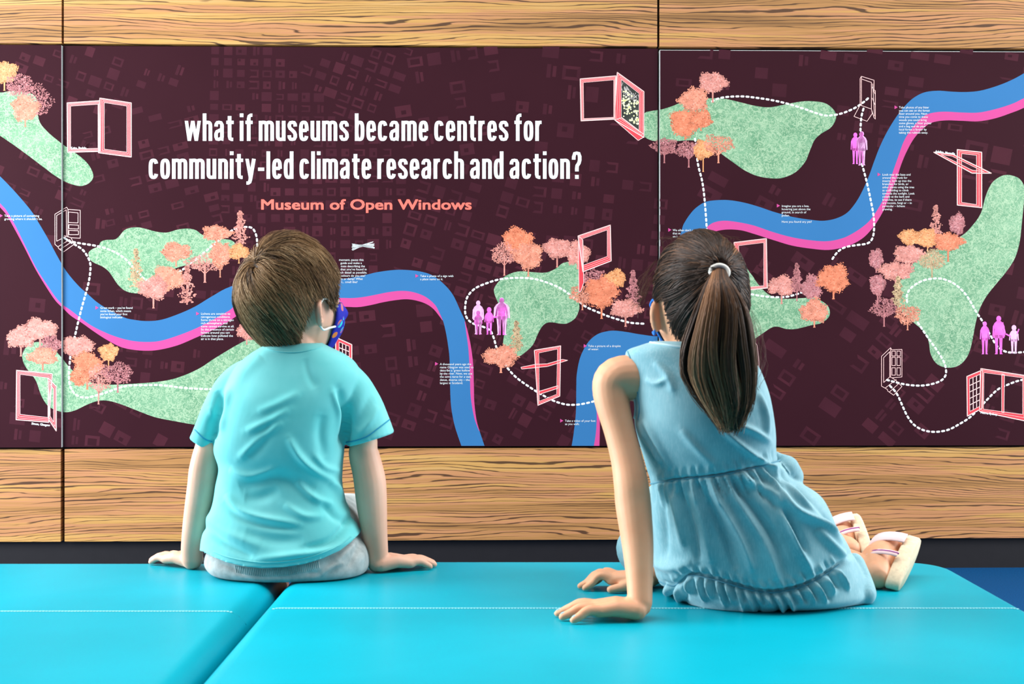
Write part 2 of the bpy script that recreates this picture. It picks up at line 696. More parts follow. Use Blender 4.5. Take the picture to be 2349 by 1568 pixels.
up3 = [(1540, 620), (1556, 560), (1565, 523), (1571, 509), (1583, 491), (1597, 476), (1618, 463), (1644, 459), (1674, 459), (1709, 465), (1744, 475),
       (1773, 485), (1817, 497), (1861, 504), (1891, 506), (1920, 500), (1944, 487), (1964, 463), (1980, 434), (1993, 404), (2006, 368), (2018, 337),
       (2034, 304), (2054, 271), (2074, 245), (2095, 225), (2120, 212), (2151, 208), (2182, 210), (2215, 211), (2248, 208), (2284, 198), (2317, 185),
       (2349, 168), (2420, 125), (2560, 40)]
md3 = [(1590, 640), (1606, 570), (1613, 538), (1616, 529), (1627, 516), (1641, 509), (1662, 506), (1691, 509), (1729, 517), (1773, 532), (1817, 544),
       (1861, 551), (1897, 553), (1926, 548), (1949, 539), (1979, 520), (2002, 497), (2029, 452), (2041, 416), (2051, 386), (2062, 355), (2072, 327),
       (2085, 304), (2105, 279), (2123, 264), (2143, 258), (2169, 256), (2207, 258), (2245, 258), (2284, 250), (2322, 238), (2349, 225), (2420, 190), (2580, 95)]
lo3 = [(1604, 640), (1615, 570), (1624, 543), (1633, 535), (1647, 529), (1671, 526), (1700, 528), (1729, 536), (1773, 550), (1817, 563), (1861, 570),
       (1900, 573), (1935, 567), (1961, 557), (1985, 541), (2008, 514), (2029, 478), (2044, 439), (2057, 409), (2067, 378), (2080, 347), (2097, 317),
       (2118, 294), (2138, 281), (2169, 276), (2207, 277), (2245, 278), (2284, 271), (2322, 258), (2349, 247), (2420, 212), (2590, 112)]
put('printed_river', band(up3, md3), BLUE, 1)
put('printed_river_bank', band(md3, lo3), PINK, 1)

# --- meadows
MEAD = [
    [(-60, 205), (0, 212), (15, 210), (38, 209), (70, 214), (84, 228), (89, 274), (107, 300), (140, 328), (166, 346), (189, 363), (204, 379), (213, 397), (213, 409),
     (204, 420), (189, 426), (174, 425), (153, 418), (128, 404), (97, 381), (64, 356), (31, 332), (0, 311), (-60, 270)],
    [(203, 580), (212, 571), (225, 565), (232, 554), (245, 550), (263, 549), (273, 542), (284, 529), (296, 523), (314, 521), (332, 524), (358, 531),
     (383, 533), (409, 526), (432, 524), (450, 528), (462, 537), (485, 547), (524, 549), (539, 557), (542, 565), (531, 580), (521, 590), (498, 603),
     (434, 607), (396, 618), (358, 639), (330, 669), (307, 672), (286, 666), (271, 653), (261, 639), (250, 623), (235, 611), (217, 603), (207, 595)],
    [(51, 818), (55, 803), (66, 790), (84, 784), (102, 787), (120, 798), (140, 818), (163, 846), (194, 869), (217, 879), (255, 882), (332, 878),
     (383, 872), (421, 861), (460, 843), (498, 818), (572, 777), (620, 775), (660, 830), (640, 920), (560, 965), (480, 976), (450, 974), (409, 967),
     (358, 957), (319, 943), (281, 928), (250, 919), (225, 919), (199, 928), (174, 940), (153, 945), (133, 942), (112, 932), (100, 917), (92, 900),
     (82, 872), (66, 851), (56, 836)],
    [(1133, 666), (1138, 653), (1151, 639), (1169, 628), (1194, 622), (1235, 625), (1256, 624), (1276, 615), (1294, 602), (1325, 603), (1332, 640), (1328, 675),
     (1329, 702), (1328, 711), (1320, 729), (1302, 741), (1286, 742), (1268, 739), (1255, 740), (1244, 748), (1234, 765), (1222, 791), (1203, 809),
     (1189, 817), (1168, 815), (1158, 803), (1154, 789), (1157, 766), (1163, 744), (1159, 725), (1148, 704), (1138, 684)],
    [(1478, 261), (1492, 255), (1517, 251), (1543, 243), (1568, 233), (1607, 226), (1658, 226), (1696, 234), (1734, 243), (1765, 246), (1798, 240),
     (1836, 233), (1862, 232), (1891, 236), (1909, 248), (1918, 263), (1915, 279), (1904, 294), (1883, 307), (1868, 322), (1856, 350), (1847, 371),
     (1826, 394), (1798, 407), (1773, 409), (1739, 404), (1709, 391), (1683, 373), (1658, 355), (1632, 335), (1594, 322), (1543, 324), (1509, 324),
     (1492, 321), (1478, 312), (1472, 290)],
    [(1690, 600), (1721, 626), (1735, 646), (1753, 667), (1773, 680), (1803, 685), (1847, 683), (1870, 683), (1898, 700), (1903, 723), (1885, 740), (1859, 746),
     (1826, 754), (1803, 754), (1785, 749), (1770, 751), (1750, 764), (1726, 781), (1690, 810), (1650, 700)],
    [(2275, 420), (2261, 450), (2250, 489), (2229, 519), (2204, 542), (2153, 569), (2119, 585), (2091, 608), (2068, 640), (2058, 668), (2059, 696),
     (2070, 716), (2093, 737), (2114, 755), (2126, 771), (2131, 787), (2134, 808), (2142, 826), (2155, 838), (2176, 843), (2197, 839), (2213, 826),
     (2224, 806), (2231, 778), (2238, 741), (2247, 709), (2263, 679), (2286, 650), (2309, 622), (2328, 592), (2339, 555), (2344, 512), (2349, 459),
     (2350, 430), (2340, 411), (2324, 403), (2309, 401), (2294, 405)]]
for q in MEAD:
    put('printed_meadow', fill(catmull(q, 4, True)), GRASS, 2)

# --- dashed white walking routes
ROUTES = [
    [(146, 544), (158, 552), (179, 557), (212, 562), (235, 567), (255, 574), (276, 585), (289, 595), (301, 608), (317, 623), (332, 640), (365, 648), (414, 621),
     (434, 607), (473, 575), (490, 561), (531, 529), (544, 523), (575, 521), (587, 537), (590, 560), (588, 580)],
    [(150, 547), (165, 557), (174, 562), (189, 572), (199, 585), (207, 603), (207, 623), (204, 644), (197, 672), (189, 700), (181, 731), (174, 761),
     (163, 807), (160, 830), (158, 859), (160, 882), (169, 900), (184, 910), (202, 911), (222, 906), (243, 900), (268, 891), (294, 884), (332, 883),
     (370, 883), (421, 889), (475, 892), (540, 892)],
    [(1477, 742), (1447, 740), (1420, 733), (1395, 725), (1375, 717), (1345, 704), (1332, 694), (1312, 679), (1286, 661), (1256, 648), (1223, 639),
     (1184, 637), (1148, 640), (1120, 648), (1090, 661), (1072, 681), (1067, 704), (1069, 725), (1082, 740), (1108, 749), (1125, 758), (1133, 776),
     (1138, 794), (1145, 815), (1159, 837), (1184, 865), (1222, 892), (1247, 907), (1273, 920), (1297, 927), (1315, 928), (1336, 926), (1369, 918), (1400, 905)],
    [(1632, 233), (1647, 226), (1670, 222), (1704, 221), (1734, 224), (1773, 230), (1811, 239), (1849, 251), (1888, 264), (1911, 264), (1934, 259),
     (1960, 248), (1980, 235), (1995, 222)],
    [(1981, 248), (1976, 268), (1974, 294), (1974, 312)],
    [(1977, 375), (1988, 416), (1998, 462), (2004, 495), (2005, 526), (2001, 547), (1990, 558), (1964, 562), (1938, 567), (1920, 579), (1905, 601)],
    [(1594, 317), (1596, 330), (1601, 376), (1610, 412), (1615, 445), (1619, 491), (1622, 535)],
    [(1700, 668), (1721, 674), (1759, 680), (1797, 681), (1823, 676), (1847, 667)],
    [(2081, 693), (2080, 677), (2087, 663), (2100, 652), (2121, 642), (2149, 638), (2171, 642), (2194, 654), (2217, 677), (2240, 716), (2254, 737),
     (2275, 774), (2286, 792), (2300, 803), (2316, 808), (2349, 807), (2390, 800)],
    [(2105, 739), (2130, 776), (2148, 801), (2165, 829), (2170, 847), (2169, 861), (2158, 873), (2135, 881), (2109, 884), (2075, 881), (2031, 870)],
    [(2041, 884), (2057, 902), (2070, 930), (2082, 955), (2098, 975), (2121, 987), (2148, 990), (2176, 985), (2201, 972), (2227, 955), (2256, 925),
     (2286, 895), (2309, 883), (2344, 871), (2390, 868)]]


def dashes(line, on=7.0, off=4.6, w=4.6):
    c = catmull(line, 8)
    seg = np.linalg.norm(np.diff(c, axis=0), axis=1)
    s = np.concatenate([[0], np.cumsum(seg)])
    out = []
    pos = 0.0
    while pos + on < s[-1]:
        a = np.array([np.interp(pos, s, c[:, 0]), np.interp(pos, s, c[:, 1])])
        b = np.array([np.interp(pos + on, s, c[:, 0]), np.interp(pos + on, s, c[:, 1])])
        d = (b - a) / (np.linalg.norm(b - a) + 1e-9)
        m = np.array([-d[1], d[0]])
        poly = []
        for k in range(7):
            an = -math.pi / 2 + math.pi * k / 6
            poly.append(tuple(b + w / 2 * (math.cos(an) * d + math.sin(an) * m) - d * w / 4))
        for k in range(7):
            an = math.pi / 2 + math.pi * k / 6
            poly.append(tuple(a + w / 2 * (math.cos(an) * d + math.sin(an) * m) + d * w / 4))
        out.append(poly)
        pos += on + off
    return out


for r in ROUTES:
    put('printed_dashed_route', dashes(r), INK, 3, kind='stuff')

# --- trees
TREES = [
    (10, 166, 32, 28, 208, 'Y', 0), (45, 197, 34, 30, 214, 'M', 1), (86, 232, 36, 40, 262, 'M', 1), (58, 250, 34, 34, 291, 'S', 0),
    (497, 535, 36, 20, 566, 'S', 0), (551, 522, 25, 38, 562, 'P', 2), (404, 578, 37, 24, 611, 'S', 0), (312, 614, 23, 44, 657, 'L', 2),
    (470, 603, 44, 22, 648, 'P', 1), (505, 585, 26, 34, 636, 'S', 0), (385, 640, 44, 32, 668, 'S', 0), (352, 661, 37, 30, 707, 'P', 0),
    (429, 652, 26, 42, 698, 'P', 2), (548, 578, 25, 19, 604, 'Y', 0),
    (92, 755, 43, 27, 795, 'P', 0), (48, 775, 36, 28, 817, 'P', 0), (118, 790, 26, 20, 815, 'M', 1), (98, 817, 37, 22, 849, 'S', 0),
    (178, 795, 41, 28, 830, 'P', 0), (200, 838, 38, 36, 893, 'O', 0), (249, 808, 23, 22, 850, 'Y', 0), (226, 868, 30, 34, 927, 'P', 1),
    (270, 856, 36, 26, 900, 'M', 1), (183, 866, 24, 20, 882, 'O', 0), (566, 760, 24, 22, 790, 'P', 0),
    (1187, 552, 38, 34, 600, 'O', 0), (1157, 582, 32, 26, 632, 'P', 1), (1212, 588, 36, 36, 634, 'S', 0), (1278, 570, 34, 26, 613, 'P', 0),
    (1325, 582, 30, 30, 617, 'P', 0), (1365, 642, 28, 28, 672, 'M', 1), (1412, 638, 26, 22, 666, 'Y', 0), (1336, 676, 30, 25, 711, 'S', 1),
    (1380, 672, 40, 42, 731, 'O', 0), (1452, 658, 22, 38, 695, 'M', 2), (1435, 708, 38, 24, 749, 'P', 0), (1185, 770, 20, 34, 808, 'L', 2),
    (1149, 818, 44, 28, 855, 'S', 0),
    (1635, 190, 36, 27, 235, 'P', 0), (1592, 230, 36, 32, 260, 'S', 0), (1572, 283, 40, 36, 320, 'O', 0), (1608, 274, 28, 22, 300, 'O', 0),
    (1524, 336, 30, 20, 374, 'M', 1), (1580, 344, 32, 20, 384, 'M', 1), (1613, 345, 24, 24, 394, 'Y', 0), (1648, 332, 36, 24, 374, 'S', 1),
    (1793, 656, 34, 26, 697, 'P', 0), (1828, 636, 17, 32, 690, 'M', 2), (1862, 660, 25, 32, 702, 'M', 0), (1912, 640, 41, 38, 686, 'O', 0),
    (1868, 714, 35, 30, 751, 'S', 0),
    (2147, 512, 22, 42, 545, 'P', 2), (2196, 514, 19, 27, 545, 'M', 0), (2090, 544, 30, 20, 566, 'Y', 0), (2128, 548, 26, 24, 576, 'Y', 0),
    (2175, 555, 37, 24, 600, 'O', 0), (2085, 584, 39, 24, 612, 'P', 0), (2010, 595, 17, 27, 625, 'M', 0), (2055, 622, 43, 24, 655, 'P', 0),
    (2013, 654, 19, 27, 702, 'M', 0), (2138, 596, 31, 24, 636, 'L', 1), (2060, 668, 20, 34, 722, 'L', 2), (2028, 706, 32, 24, 749, 'M', 1),
    (2082, 722, 30, 24, 757, 'S', 1)]


def tree_polys(cx, cy, rx, ry, base, style):
    r = random.Random(int(cx * 31 + cy))
    out = []
    tw = max(2.2, rx * 0.085)
    ts = cy + ry * (0.62 if style == 0 else 0.0)
    out.append([(cx - tw * 0.7, ts), (cx + tw * 0.7, ts), (cx + tw * 0.55, base - 3), (cx + tw, base), (cx - tw, base), (cx - tw * 0.55, base - 3)])
    for s in (-1, 1) if style else ():
        out += ribbon([(cx, base - (base - cy) * 0.45), (cx + s * rx * 0.3, cy + ry * 0.55), (cx + s * rx * 0.5, cy)], tw * 0.55)
    if style == 2:      # open conifer-like crown
        for k in range(260):
            v = r.random()
            half = rx * (0.12 + 0.88 * v ** 0.8) * (1 if v < 0.85 else 0.75)
            y = cy - ry + 2 * ry * v
            x = cx + half * r.uniform(-1, 1) * (0.75 + 0.25 * math.sin(v * 26))
            a = r.uniform(0, 6.28)
            s = r.uniform(1.3, 3.6)
            out.append([(x + s * math.cos(a + q), y + s * 0.8 * math.sin(a + q)) for q in (0, 1.7, 3.3, 4.6)])
        out += ribbon([(cx, cy - ry), (cx, base)], 1.6)
        return out
    ph = [r.uniform(0, 6.28) for _ in range(6)]

    def rad(a):
        return 0.84 + 0.08 * math.sin(3 * a + ph[0]) + 0.07 * math.sin(5 * a + ph[1]) + 0.05 * math.sin(8 * a + ph[2]) + 0.03 * math.sin(17 * a + ph[3])

    def leaf(x, y, s, b, e):
        c_, s_ = math.cos(b), math.sin(b)
        return [(x + s * (c_ * u - s_ * w * e), y + s * (s_ * u + c_ * w * e)) for u, w in ((-1, 0), (0, -1), (1, 0), (0, 1))]
    if style == 0:
        core = []
        for k in range(110):
            a = 2 * math.pi * k / 110
            q = rad(a) * (0.92 + 0.08 * r.random())
            fy = math.sin(a)
            core.append((cx + rx * q * math.cos(a), cy + ry * q * (fy if fy < 0 else fy * 0.86)))
        out += fill(core)
    n = 300 if style == 0 else 640
    for k in range(n):
        a = r.uniform(0, 6.28)
        q = rad(a) * (r.uniform(0.9, 1.12) if style == 0 else math.sqrt(r.random()) * 1.14)
        x, y = cx + rx * q * math.cos(a), cy + ry * q * math.sin(a) * (1 if math.sin(a) < 0 else 0.88)
        if style == 0:
            out.append(leaf(x, y, r.uniform(0.8, 2.3), r.uniform(0, 6.28), 0.7))
        else:
            out.append(leaf(x, y, r.uniform(1.0, 2.8), a + r.uniform(-0.9, 0.9), 0.42))
    return out


def tree_tone(cx, cy, rx, ry, style, sgn):
    r = random.Random(int(cx * 17 + cy * 3 + sgn))
    out = []
    for k in range(150 if style == 0 else 60):
        a = r.uniform(0, 6.28)
        q = math.sqrt(r.random()) * 0.86
        x, y = cx + rx * q * math.cos(a), cy + ry * q * math.sin(a) * 0.9
        if r.random() < 0.5:
            s_ = r.uniform(0.8, 2.6)
            b = r.uniform(0, 6.28)
            out.append([(x + s_ * math.cos(b + t) * (1.0 if i % 2 else 0.6), y + s_ * 0.75 * math.sin(b + t) * (1.0 if i % 2 else 0.6)) for i, t in enumerate((0, 1.05, 2.1, 3.14, 4.2, 5.2))])
    return out


DEEP = {k: tree_material('print_tree_deep_' + n_, c_) for k, n_, c_ in (('O', 'orange', (190, 100, 68)), ('P', 'pink', (178, 108, 98)), ('M', 'mauve', (146, 84, 90)), ('Y', 'amber', (196, 122, 72)), ('S', 'salmon', (188, 108, 84)), ('L', 'pale', (170, 130, 96)))}
GLOW = {k: tree_material('print_tree_light_' + n_, c_) for k, n_, c_ in (('O', 'orange', (226, 144, 112)), ('P', 'pink', (220, 160, 150)), ('M', 'mauve', (196, 138, 140)), ('Y', 'amber', (226, 168, 120)), ('S', 'salmon', (224, 156, 134)), ('L', 'pale', (200, 178, 142)))}
for i, (cx, cy, rx, ry, base, c, st) in enumerate(TREES):
    tp = tree_polys(cx, cy, rx, ry, base, st)
    z_ = 4 + i * 0.036
    put('printed_tree', tp, TREE[c], z_, lifts=[0.0 if len(q) == 3 else 0.004 + 0.008 * (k % 3) for k, q in enumerate(tp)])
    if st != 2:
        put('printed_tree_shade', [t for q in tree_tone(cx, cy, rx, ry, st, 1) for t in fill(q)], DEEP[c], z_ + 0.026, kind='stuff')
        put('printed_tree_light', [t for q in tree_tone(cx, cy, rx, ry, st, -1) for t in fill(q)], GLOW[c], z_ + 0.031, kind='stuff')

# --- red open windows
HOLES = []


def frame(outer, inner, mids=1, grid=None):
    polys = fill(outer, [inner])
    put('printed_window', polys, RED, 6.4)
    ln = ribbon(outer, 2.0, True) + ribbon(inner, 1.0, True)
    if len(outer) == len(inner):
        for k in range(mids):
            s = (k + 1) / (mids + 1)
            ln += ribbon([(a[0] * (1 - s) + b[0] * s, a[1] * (1 - s) + b[1] * s) for a, b in zip(outer, inner)], 0.7, True)
    if grid:
        a, b, c, d = [np.array(q, float) for q in inner]
        nx, ny = grid
        for k in range(1, nx):
            s = k / nx
            ln += ribbon([a + (b - a) * s, d + (c - d) * s], 1.8)
        for k in range(1, ny):
            s = k / ny
            ln += ribbon([a + (d - a) * s, b + (c - b) * s], 1.8)
    put('printed_window_outline', ln, PALE, 6.8)


def bar(poly):
    put('printed_window', fill(poly), RED, 6.5)
    put('printed_window_outline', ribbon(poly, 1.3, True), PALE, 6.9)


frame([(154, 236), (229, 231), (229, 347), (155, 349)], [(162, 243), (225, 239), (225, 340), (162, 342)], 2)
frame([(229, 225), (301, 236), (301, 360), (226, 350)], [(239, 235), (291, 243), (291, 349), (239, 342)], 2)
frame([(1331, 181), (1413, 174), (1411, 273), (1333, 277)], [(1338, 189), (1408, 183), (1408, 269), (1339, 272)], 2)
frame([(1416, 166), (1477, 210), (1477, 315), (1410, 275)], [(1425, 182), (1466, 214), (1466, 299), (1425, 268)], 2)
bar([(1410, 275), (1425, 270), (1477, 308), (1477, 314), (1464, 322)])
frame([(1326, 541), (1400, 516), (1402, 598), (1337, 623)], [(1336, 547), (1393, 527), (1393, 588), (1338, 608)], 2)
bar([(1327, 541), (1337, 550), (1339, 648), (1332, 668), (1328, 670)])
frame([(1226, 803), (1286, 793), (1284, 908), (1234, 929)], [(1236, 809), (1279, 800), (1277, 904), (1237, 920)], 1)
bar([(1237, 897), (1280, 884), (1280, 890), (1237, 904)])
bar([(1195, 842), (1229, 835), (1255, 834), (1290, 824), (1302, 826), (1256, 840), (1197, 846)])
frame([(1684, 556), (1758, 547), (1760, 660), (1690, 668)], [(1694, 563), (1752, 556), (1752, 655), (1700, 660)], 2)
frame([(2196, 343), (2252, 349), (2252, 476), (2196, 470)], [(2206, 352), (2240, 356), (2240, 469), (2206, 464)], 1)
frame([(2142, 349), (2186, 354), (2274, 397), (2230, 397)], [(2158, 354), (2184, 358), (2258, 394), (2230, 390)], 0)
frame([(2218, 863), (2254, 848), (2253, 936), (2219, 954)], [(2224, 869), (2248, 858), (2248, 931), (2225, 943)], 0, (3, 5))
frame([(2250, 845), (2352, 861), (2352, 965), (2247, 943)], [(2257, 854), (2346, 866), (2346, 950), (2256, 938)], 1)
bar([(2298, 858), (2304, 859), (2303, 946), (2298, 945)])
frame([(38, 849), (120, 857), (112, 968), (37, 962)], [(46, 858), (110, 866), (110, 957), (46, 950)], 2)
frame([(110, 866), (129, 886), (129, 988), (112, 962)], [(115, 880), (123, 891), (123, 968), (115, 954)], 1)
frame([(770, 773), (807, 790), (807, 850), (770, 840)], [(778, 784), (801, 794), (801, 842), (778, 836)], 0, (3, 4))
# flowers shown in the open window
put('printed_flower_photo', [[(1425, 182), (1466, 214), (1466, 299), (1425, 268)]], plain('flower_dark', (46, 50, 46), 0.5, 0.3, 0.5, 60.0), 6.1)
fl, ce, gr = [], [], []
for k in range(70):
    x = 1427 + 38 * random.random()
    ylo, yhi = 182 + (x - 1425) * 0.78, 268 + (x - 1425) * 0.75
    y = ylo + (yhi - ylo) * min(0.97, max(0.22, random.gauss(0.56, 0.2)))
    s = random.uniform(2.0, 3.8)
    fl.append([(x + s * (1.0 if q % 2 else 0.6) * math.cos(q * 0.628), y + s * (1.0 if q % 2 else 0.6) * math.sin(q * 0.628)) for q in range(10)])
    if random.random() < 0.5:
        ce.append([(x + 0.9 * math.cos(q * 1.05), y + 0.9 * math.sin(q * 1.05)) for q in range(6)])
for k in range(50):
    x = 1427 + 38 * random.random()
    y = 184 + (x - 1425) * 0.78 + random.uniform(2, 24)
    gr += ribbon([(x, y), (x + random.uniform(-5, 5), y + random.uniform(3, 8))], 0.8)
put('printed_flower_photo', [p for p in gr if max(q[0] for q in p) < 1466 and min(q[0] for q in p) > 1425], plain('flower_stalk', (206, 200, 196), 0.5), 6.15)
put('printed_flower_photo', [p for q in [fill(z) for z in fl] for p in q], plain('flower_pale', (238, 242, 196), 0.5), 6.2)
put('printed_flower_photo', ce, plain('flower_yellow', (236, 220, 60), 0.5), 6.3)

# --- white outline doors
DOORS = [
    [[(126, 491), (126, 560), (134, 567), (134, 569), (145, 578), (170, 560), (163, 545), (147, 540)], [(126, 491), (153, 475), (156, 480), (184, 482), (184, 546), (163, 545)],
     [(130, 494), (152, 481), (153, 541), (130, 553), (130, 494)], [(156, 480), (156, 542)], [(157, 486), (179, 488), (179, 511), (157, 510), (157, 486)],
     [(158, 515), (180, 516), (180, 525), (158, 524), (158, 515)], [(158, 528), (180, 529), (180, 538), (158, 538), (158, 528)], [(134, 565), (160, 549)], [(139, 571), (165, 554)]],
    [[(1973, 241), (1973, 180), (1976, 175), (2005, 184), (2005, 206), (2008, 208), (2008, 273), (2005, 270), (1999, 250)], [(1976, 241), (1976, 181), (1999, 189), (1999, 250)],
     [(1973, 241), (1959, 267), (1989, 278), (2001, 260), (1999, 250), (1973, 241)], [(2002, 192), (2006, 266)], [(2001, 200), (2007, 215)], [(2001, 225), (2007, 240)], [(1976, 175), (1976, 181)]],
    [[(2022, 817), (2022, 885), (2036, 893), (2036, 896), (2050, 906), (2069, 886), (2055, 872), (2046, 866)], [(2022, 817), (2043, 797), (2046, 802), (2069, 801), (2069, 864), (2046, 866), (2041, 864)],
     [(2027, 820), (2041, 806), (2041, 864), (2027, 877), (2027, 820)], [(2043, 797), (2043, 865)], [(2030, 890), (2056, 870)], [(2040, 899), (2063, 878)]]
    + [[(x, y), (x + 8, y), (x + 8, y + h), (x, y + h), (x, y)] for x in (2046, 2057.5) for y, h in ((805, 11), (819, 19), (843, 17))],
    [[(1700, 775), (1730, 782), (1737, 792), (1741, 830), (1741, 876), (1700, 880)], [(1727, 790), (1734, 800), (1734, 868)]]]
for d in DOORS:
    put('printed_door', [p for ln in d for p in ribbon(ln, 1.15)], PALE, 6.6)
put('printed_knot_emblem', [p for k in range(26) for p in ribbon([(807 + 5 * random.random(), 566 + random.uniform(-7, 8)), (832, 563 + random.uniform(-2, 2)),
                                                                 (855 + 4 * random.random(), 561 + random.uniform(-8, 9))], 0.9)], INK, 6.6)


# --- pink walkers
def ell(cx, cy, rx, ry, n=14):
    return [(cx + rx * math.cos(6.283 * k / n), cy + ry * math.sin(6.283 * k / n)) for k in range(n)]


def walker(cx, top, bot, w, skirt=False, child=False, mat=FIGP, arm=0):
    h = bot - top
    hd = h * (0.075 if not child else 0.1)
    out = [ell(cx, top + hd, hd * 0.85, hd)]
    sy, hy = top + hd * 2.1, top + h * 0.5
    hip = w * (0.5 if skirt else 0.36)
    out += fill([(cx - w * 0.18, sy - hd * 0.3), (cx + w * 0.18, sy - hd * 0.3), (cx + w * 0.42, sy + h * 0.05), (cx + w * 0.36, sy + h * 0.2), (cx + hip, hy + h * 0.08),
                 (cx - hip, hy + h * 0.08), (cx - w * 0.36, sy + h * 0.2), (cx - w * 0.42, sy + h * 0.05)])
    for s in (-1, 1):
        out += fill([(cx + s * w * 0.36, sy + h * 0.02), (cx + s * w * 0.52, sy + h * 0.12), (cx + s * w * 0.56, hy + h * 0.04), (cx + s * w * 0.46, hy + h * 0.05),
                     (cx + s * w * 0.38, sy + h * 0.16)])
        out += fill([(cx + s * w * 0.03, hy), (cx + s * w * 0.36, hy), (cx + s * w * 0.3, bot - h * 0.2), (cx + s * w * 0.28, bot - h * 0.03), (cx + s * w * 0.36, bot),
                     (cx + s * w * 0.1, bot), (cx + s * w * 0.08, bot - h * 0.2)])
    put('printed_walker', out, mat, 6.0)


walker(1097, 689, 766, 24, True, mat=FIGL)
walker(1097, 712, 767, 17, True, True)
walker(1122, 704, 767, 19, False, True)
walker(1151, 682, 768, 34, mat=FIGL)
walker(1151, 683, 768, 24)
walker(1962, 304, 376, 19)
walker(1977, 301, 379, 23, mat=FIGL)
walker(1976, 302, 378, 17)
walker(2259, 737, 812, 20)
walker(2291, 724, 812, 26, True)
walker(2326, 745, 810, 20, False, True, FIGL)
put('printed_walker', ribbon([(2300, 740), (2306, 765), (2318, 771)], 3.2) + ribbon([(2333, 765), (2337, 755)], 3) + ribbon([(1131, 728), (1141, 726)], 3), FIGP, 6.1)


# --- headline, drawn letter by letter in a condensed heavy grotesque
def glyph_paths(ch):
    PW, XH, AS = 8.6, 46.0, 63.0
    W = 22.4
    l, r = PW / 2, W - PW / 2
    ph = 8.2
    b, t = ph / 2 - 0.6, XH - ph / 2 + 0.6
    m = (l + r) / 2
    rx, ry, my = (r - l) / 2, (t - b) / 2, (t + b) / 2

    def arc(a0, a1, n=26, cx=m, cy=my, ax=rx, ay=ry, e=3.0):
        o = []
        for k in range(n + 1):
            a = math.radians(a0 + (a1 - a0) * k / n)
            c, s = math.cos(a), math.sin(a)
            o.append((cx + ax * math.copysign(abs(c) ** (2 / e), c), cy + ay * math.copysign(abs(s) ** (2 / e), s)))
        return o
    arch = lambda x0, x1: [(x0, t - 9)] + [(x0 + (x1 - x0) * (0.5 - 0.5 * math.copysign(abs(math.cos(a)) ** 0.7, math.cos(a))), t - 9 + 9 * math.sin(a) ** 0.7)
                                           for a in np.linspace(0.15, math.pi - 0.15, 12)] + [(x1, t - 9), (x1, 0)]
    if ch == 'o':
        return [arc(0, 360, 40)], W
    if ch == 'c':
        return [arc(28, 332, 36)], W
    if ch == 'e':
        return [arc(0, 332, 36), [(l, my + 1), (r, my + 1)]], W
    if ch == 'n':
        return [[(l, 0), (l, XH)], arch(l, r)], W
    if ch == 'h':
        return [[(l, 0), (l, AS)], arch(l, r)], W
    if ch == 'm':
        return [[(l, 0), (l, XH)], arch(l, r - 0.3), arch(r - 0.3, 2 * r - l - 0.6)], 2 * r - l - 0.6 + PW / 2
    if ch == 'u':
        return [[(r, 0), (r, XH)], [(W - x, XH - y) for x, y in arch(l, r)]], W
    if ch == 'r':
        return [[(l, 0), (l, XH)], [(l, t - 10), (l + 2.5, t - 3), (l + 6, t), (l + 10.5, t)]], 16.5
    if ch == 'i':
        return [[(l, 0), (l, XH)], [(l, AS - 8.5), (l, AS)]], PW
    if ch == 'l':
        return [[(l, 0), (l, AS)]], PW
    if ch == 'b':
        return [[(l, 0), (l, AS)], arc(180, -180, 40)], W
    if ch == 'd':
        return [[(r, 0), (r, AS)], arc(0, 360, 40)], W
    if ch == 't':
        return [[(l + 3.5, AS - 6), (l + 3.5, 10), (l + 4.8, 5), (l + 8, b), (l + 12, b)], [(0, t), (17.5, t)]], 17.5
    if ch == 'f':
        return [[(l + 3.5, 0), (l + 3.5, AS - 12), (l + 4.6, AS - 6.5), (l + 8, AS - ph / 2), (l + 12, AS - ph / 2)], [(0, t), (17.0, t)]], 17.2
    if ch == 's':
        return [[(r, 33), (r - 0.3, 38), (r - 2.5, t - 0.6), (m, t), (l + 2.2, t - 0.8), (l, 37), (l, 33.5), (l + 1.6, 29), (m, 24.5), (r - 1.6, 19), (r, 14.5), (r, 9), (r - 2.2, b + 0.8), (m, b),
                 (l + 2.5, b + 0.6), (l + 0.3, 8), (l, 13)]], W
    if ch == 'a':
        return [[(l, 33), (l + 0.4, 38), (l + 2.8, t - 0.6), (m, t), (r - 2.4, t - 0.8), (r, 37), (r, 8), (r + 0.6, 3.8), (r + 3.5, 3.6)],
                [(r, 26.5), (m + 1, 24), (l + 2, 21), (l, 16), (l, 9.5), (l + 1.8, b + 0.8), (m - 0.6, b), (r - 1.8, 6), (r, 11)]], W + 1.2
    if ch == 'w':
        return [[(3.6, XH), (10.4, 0)], [(10.4, 0), (18.6, XH)], [(18.6, XH), (26.8, 0)], [(26.8, 0), (33.6, XH)]], 37.2
    if ch == 'y':
        return [[(4.4, XH), (12.4, 2)], [(20.4, XH), (12.0, -2), (10.4, -7.5), (7.5, -9.6), (3, -9.6)]], 24.8
    if ch == '-':
        return [[(0.5, 22), (15, 22)]], 15.5
    if ch == '?':
        return [[(l, 44), (l, 50), (l + 2.4, AS - 4.6), (m, AS - 4), (r - 2.2, AS - 4.8), (r, 51), (r, 43), (r - 1.8, 36), (m + 1, 30), (m + 0.4, 24), (m + 0.4, 17)], [(m + 0.4, 0), (m + 0.4, 9)]], W
    return [], 0


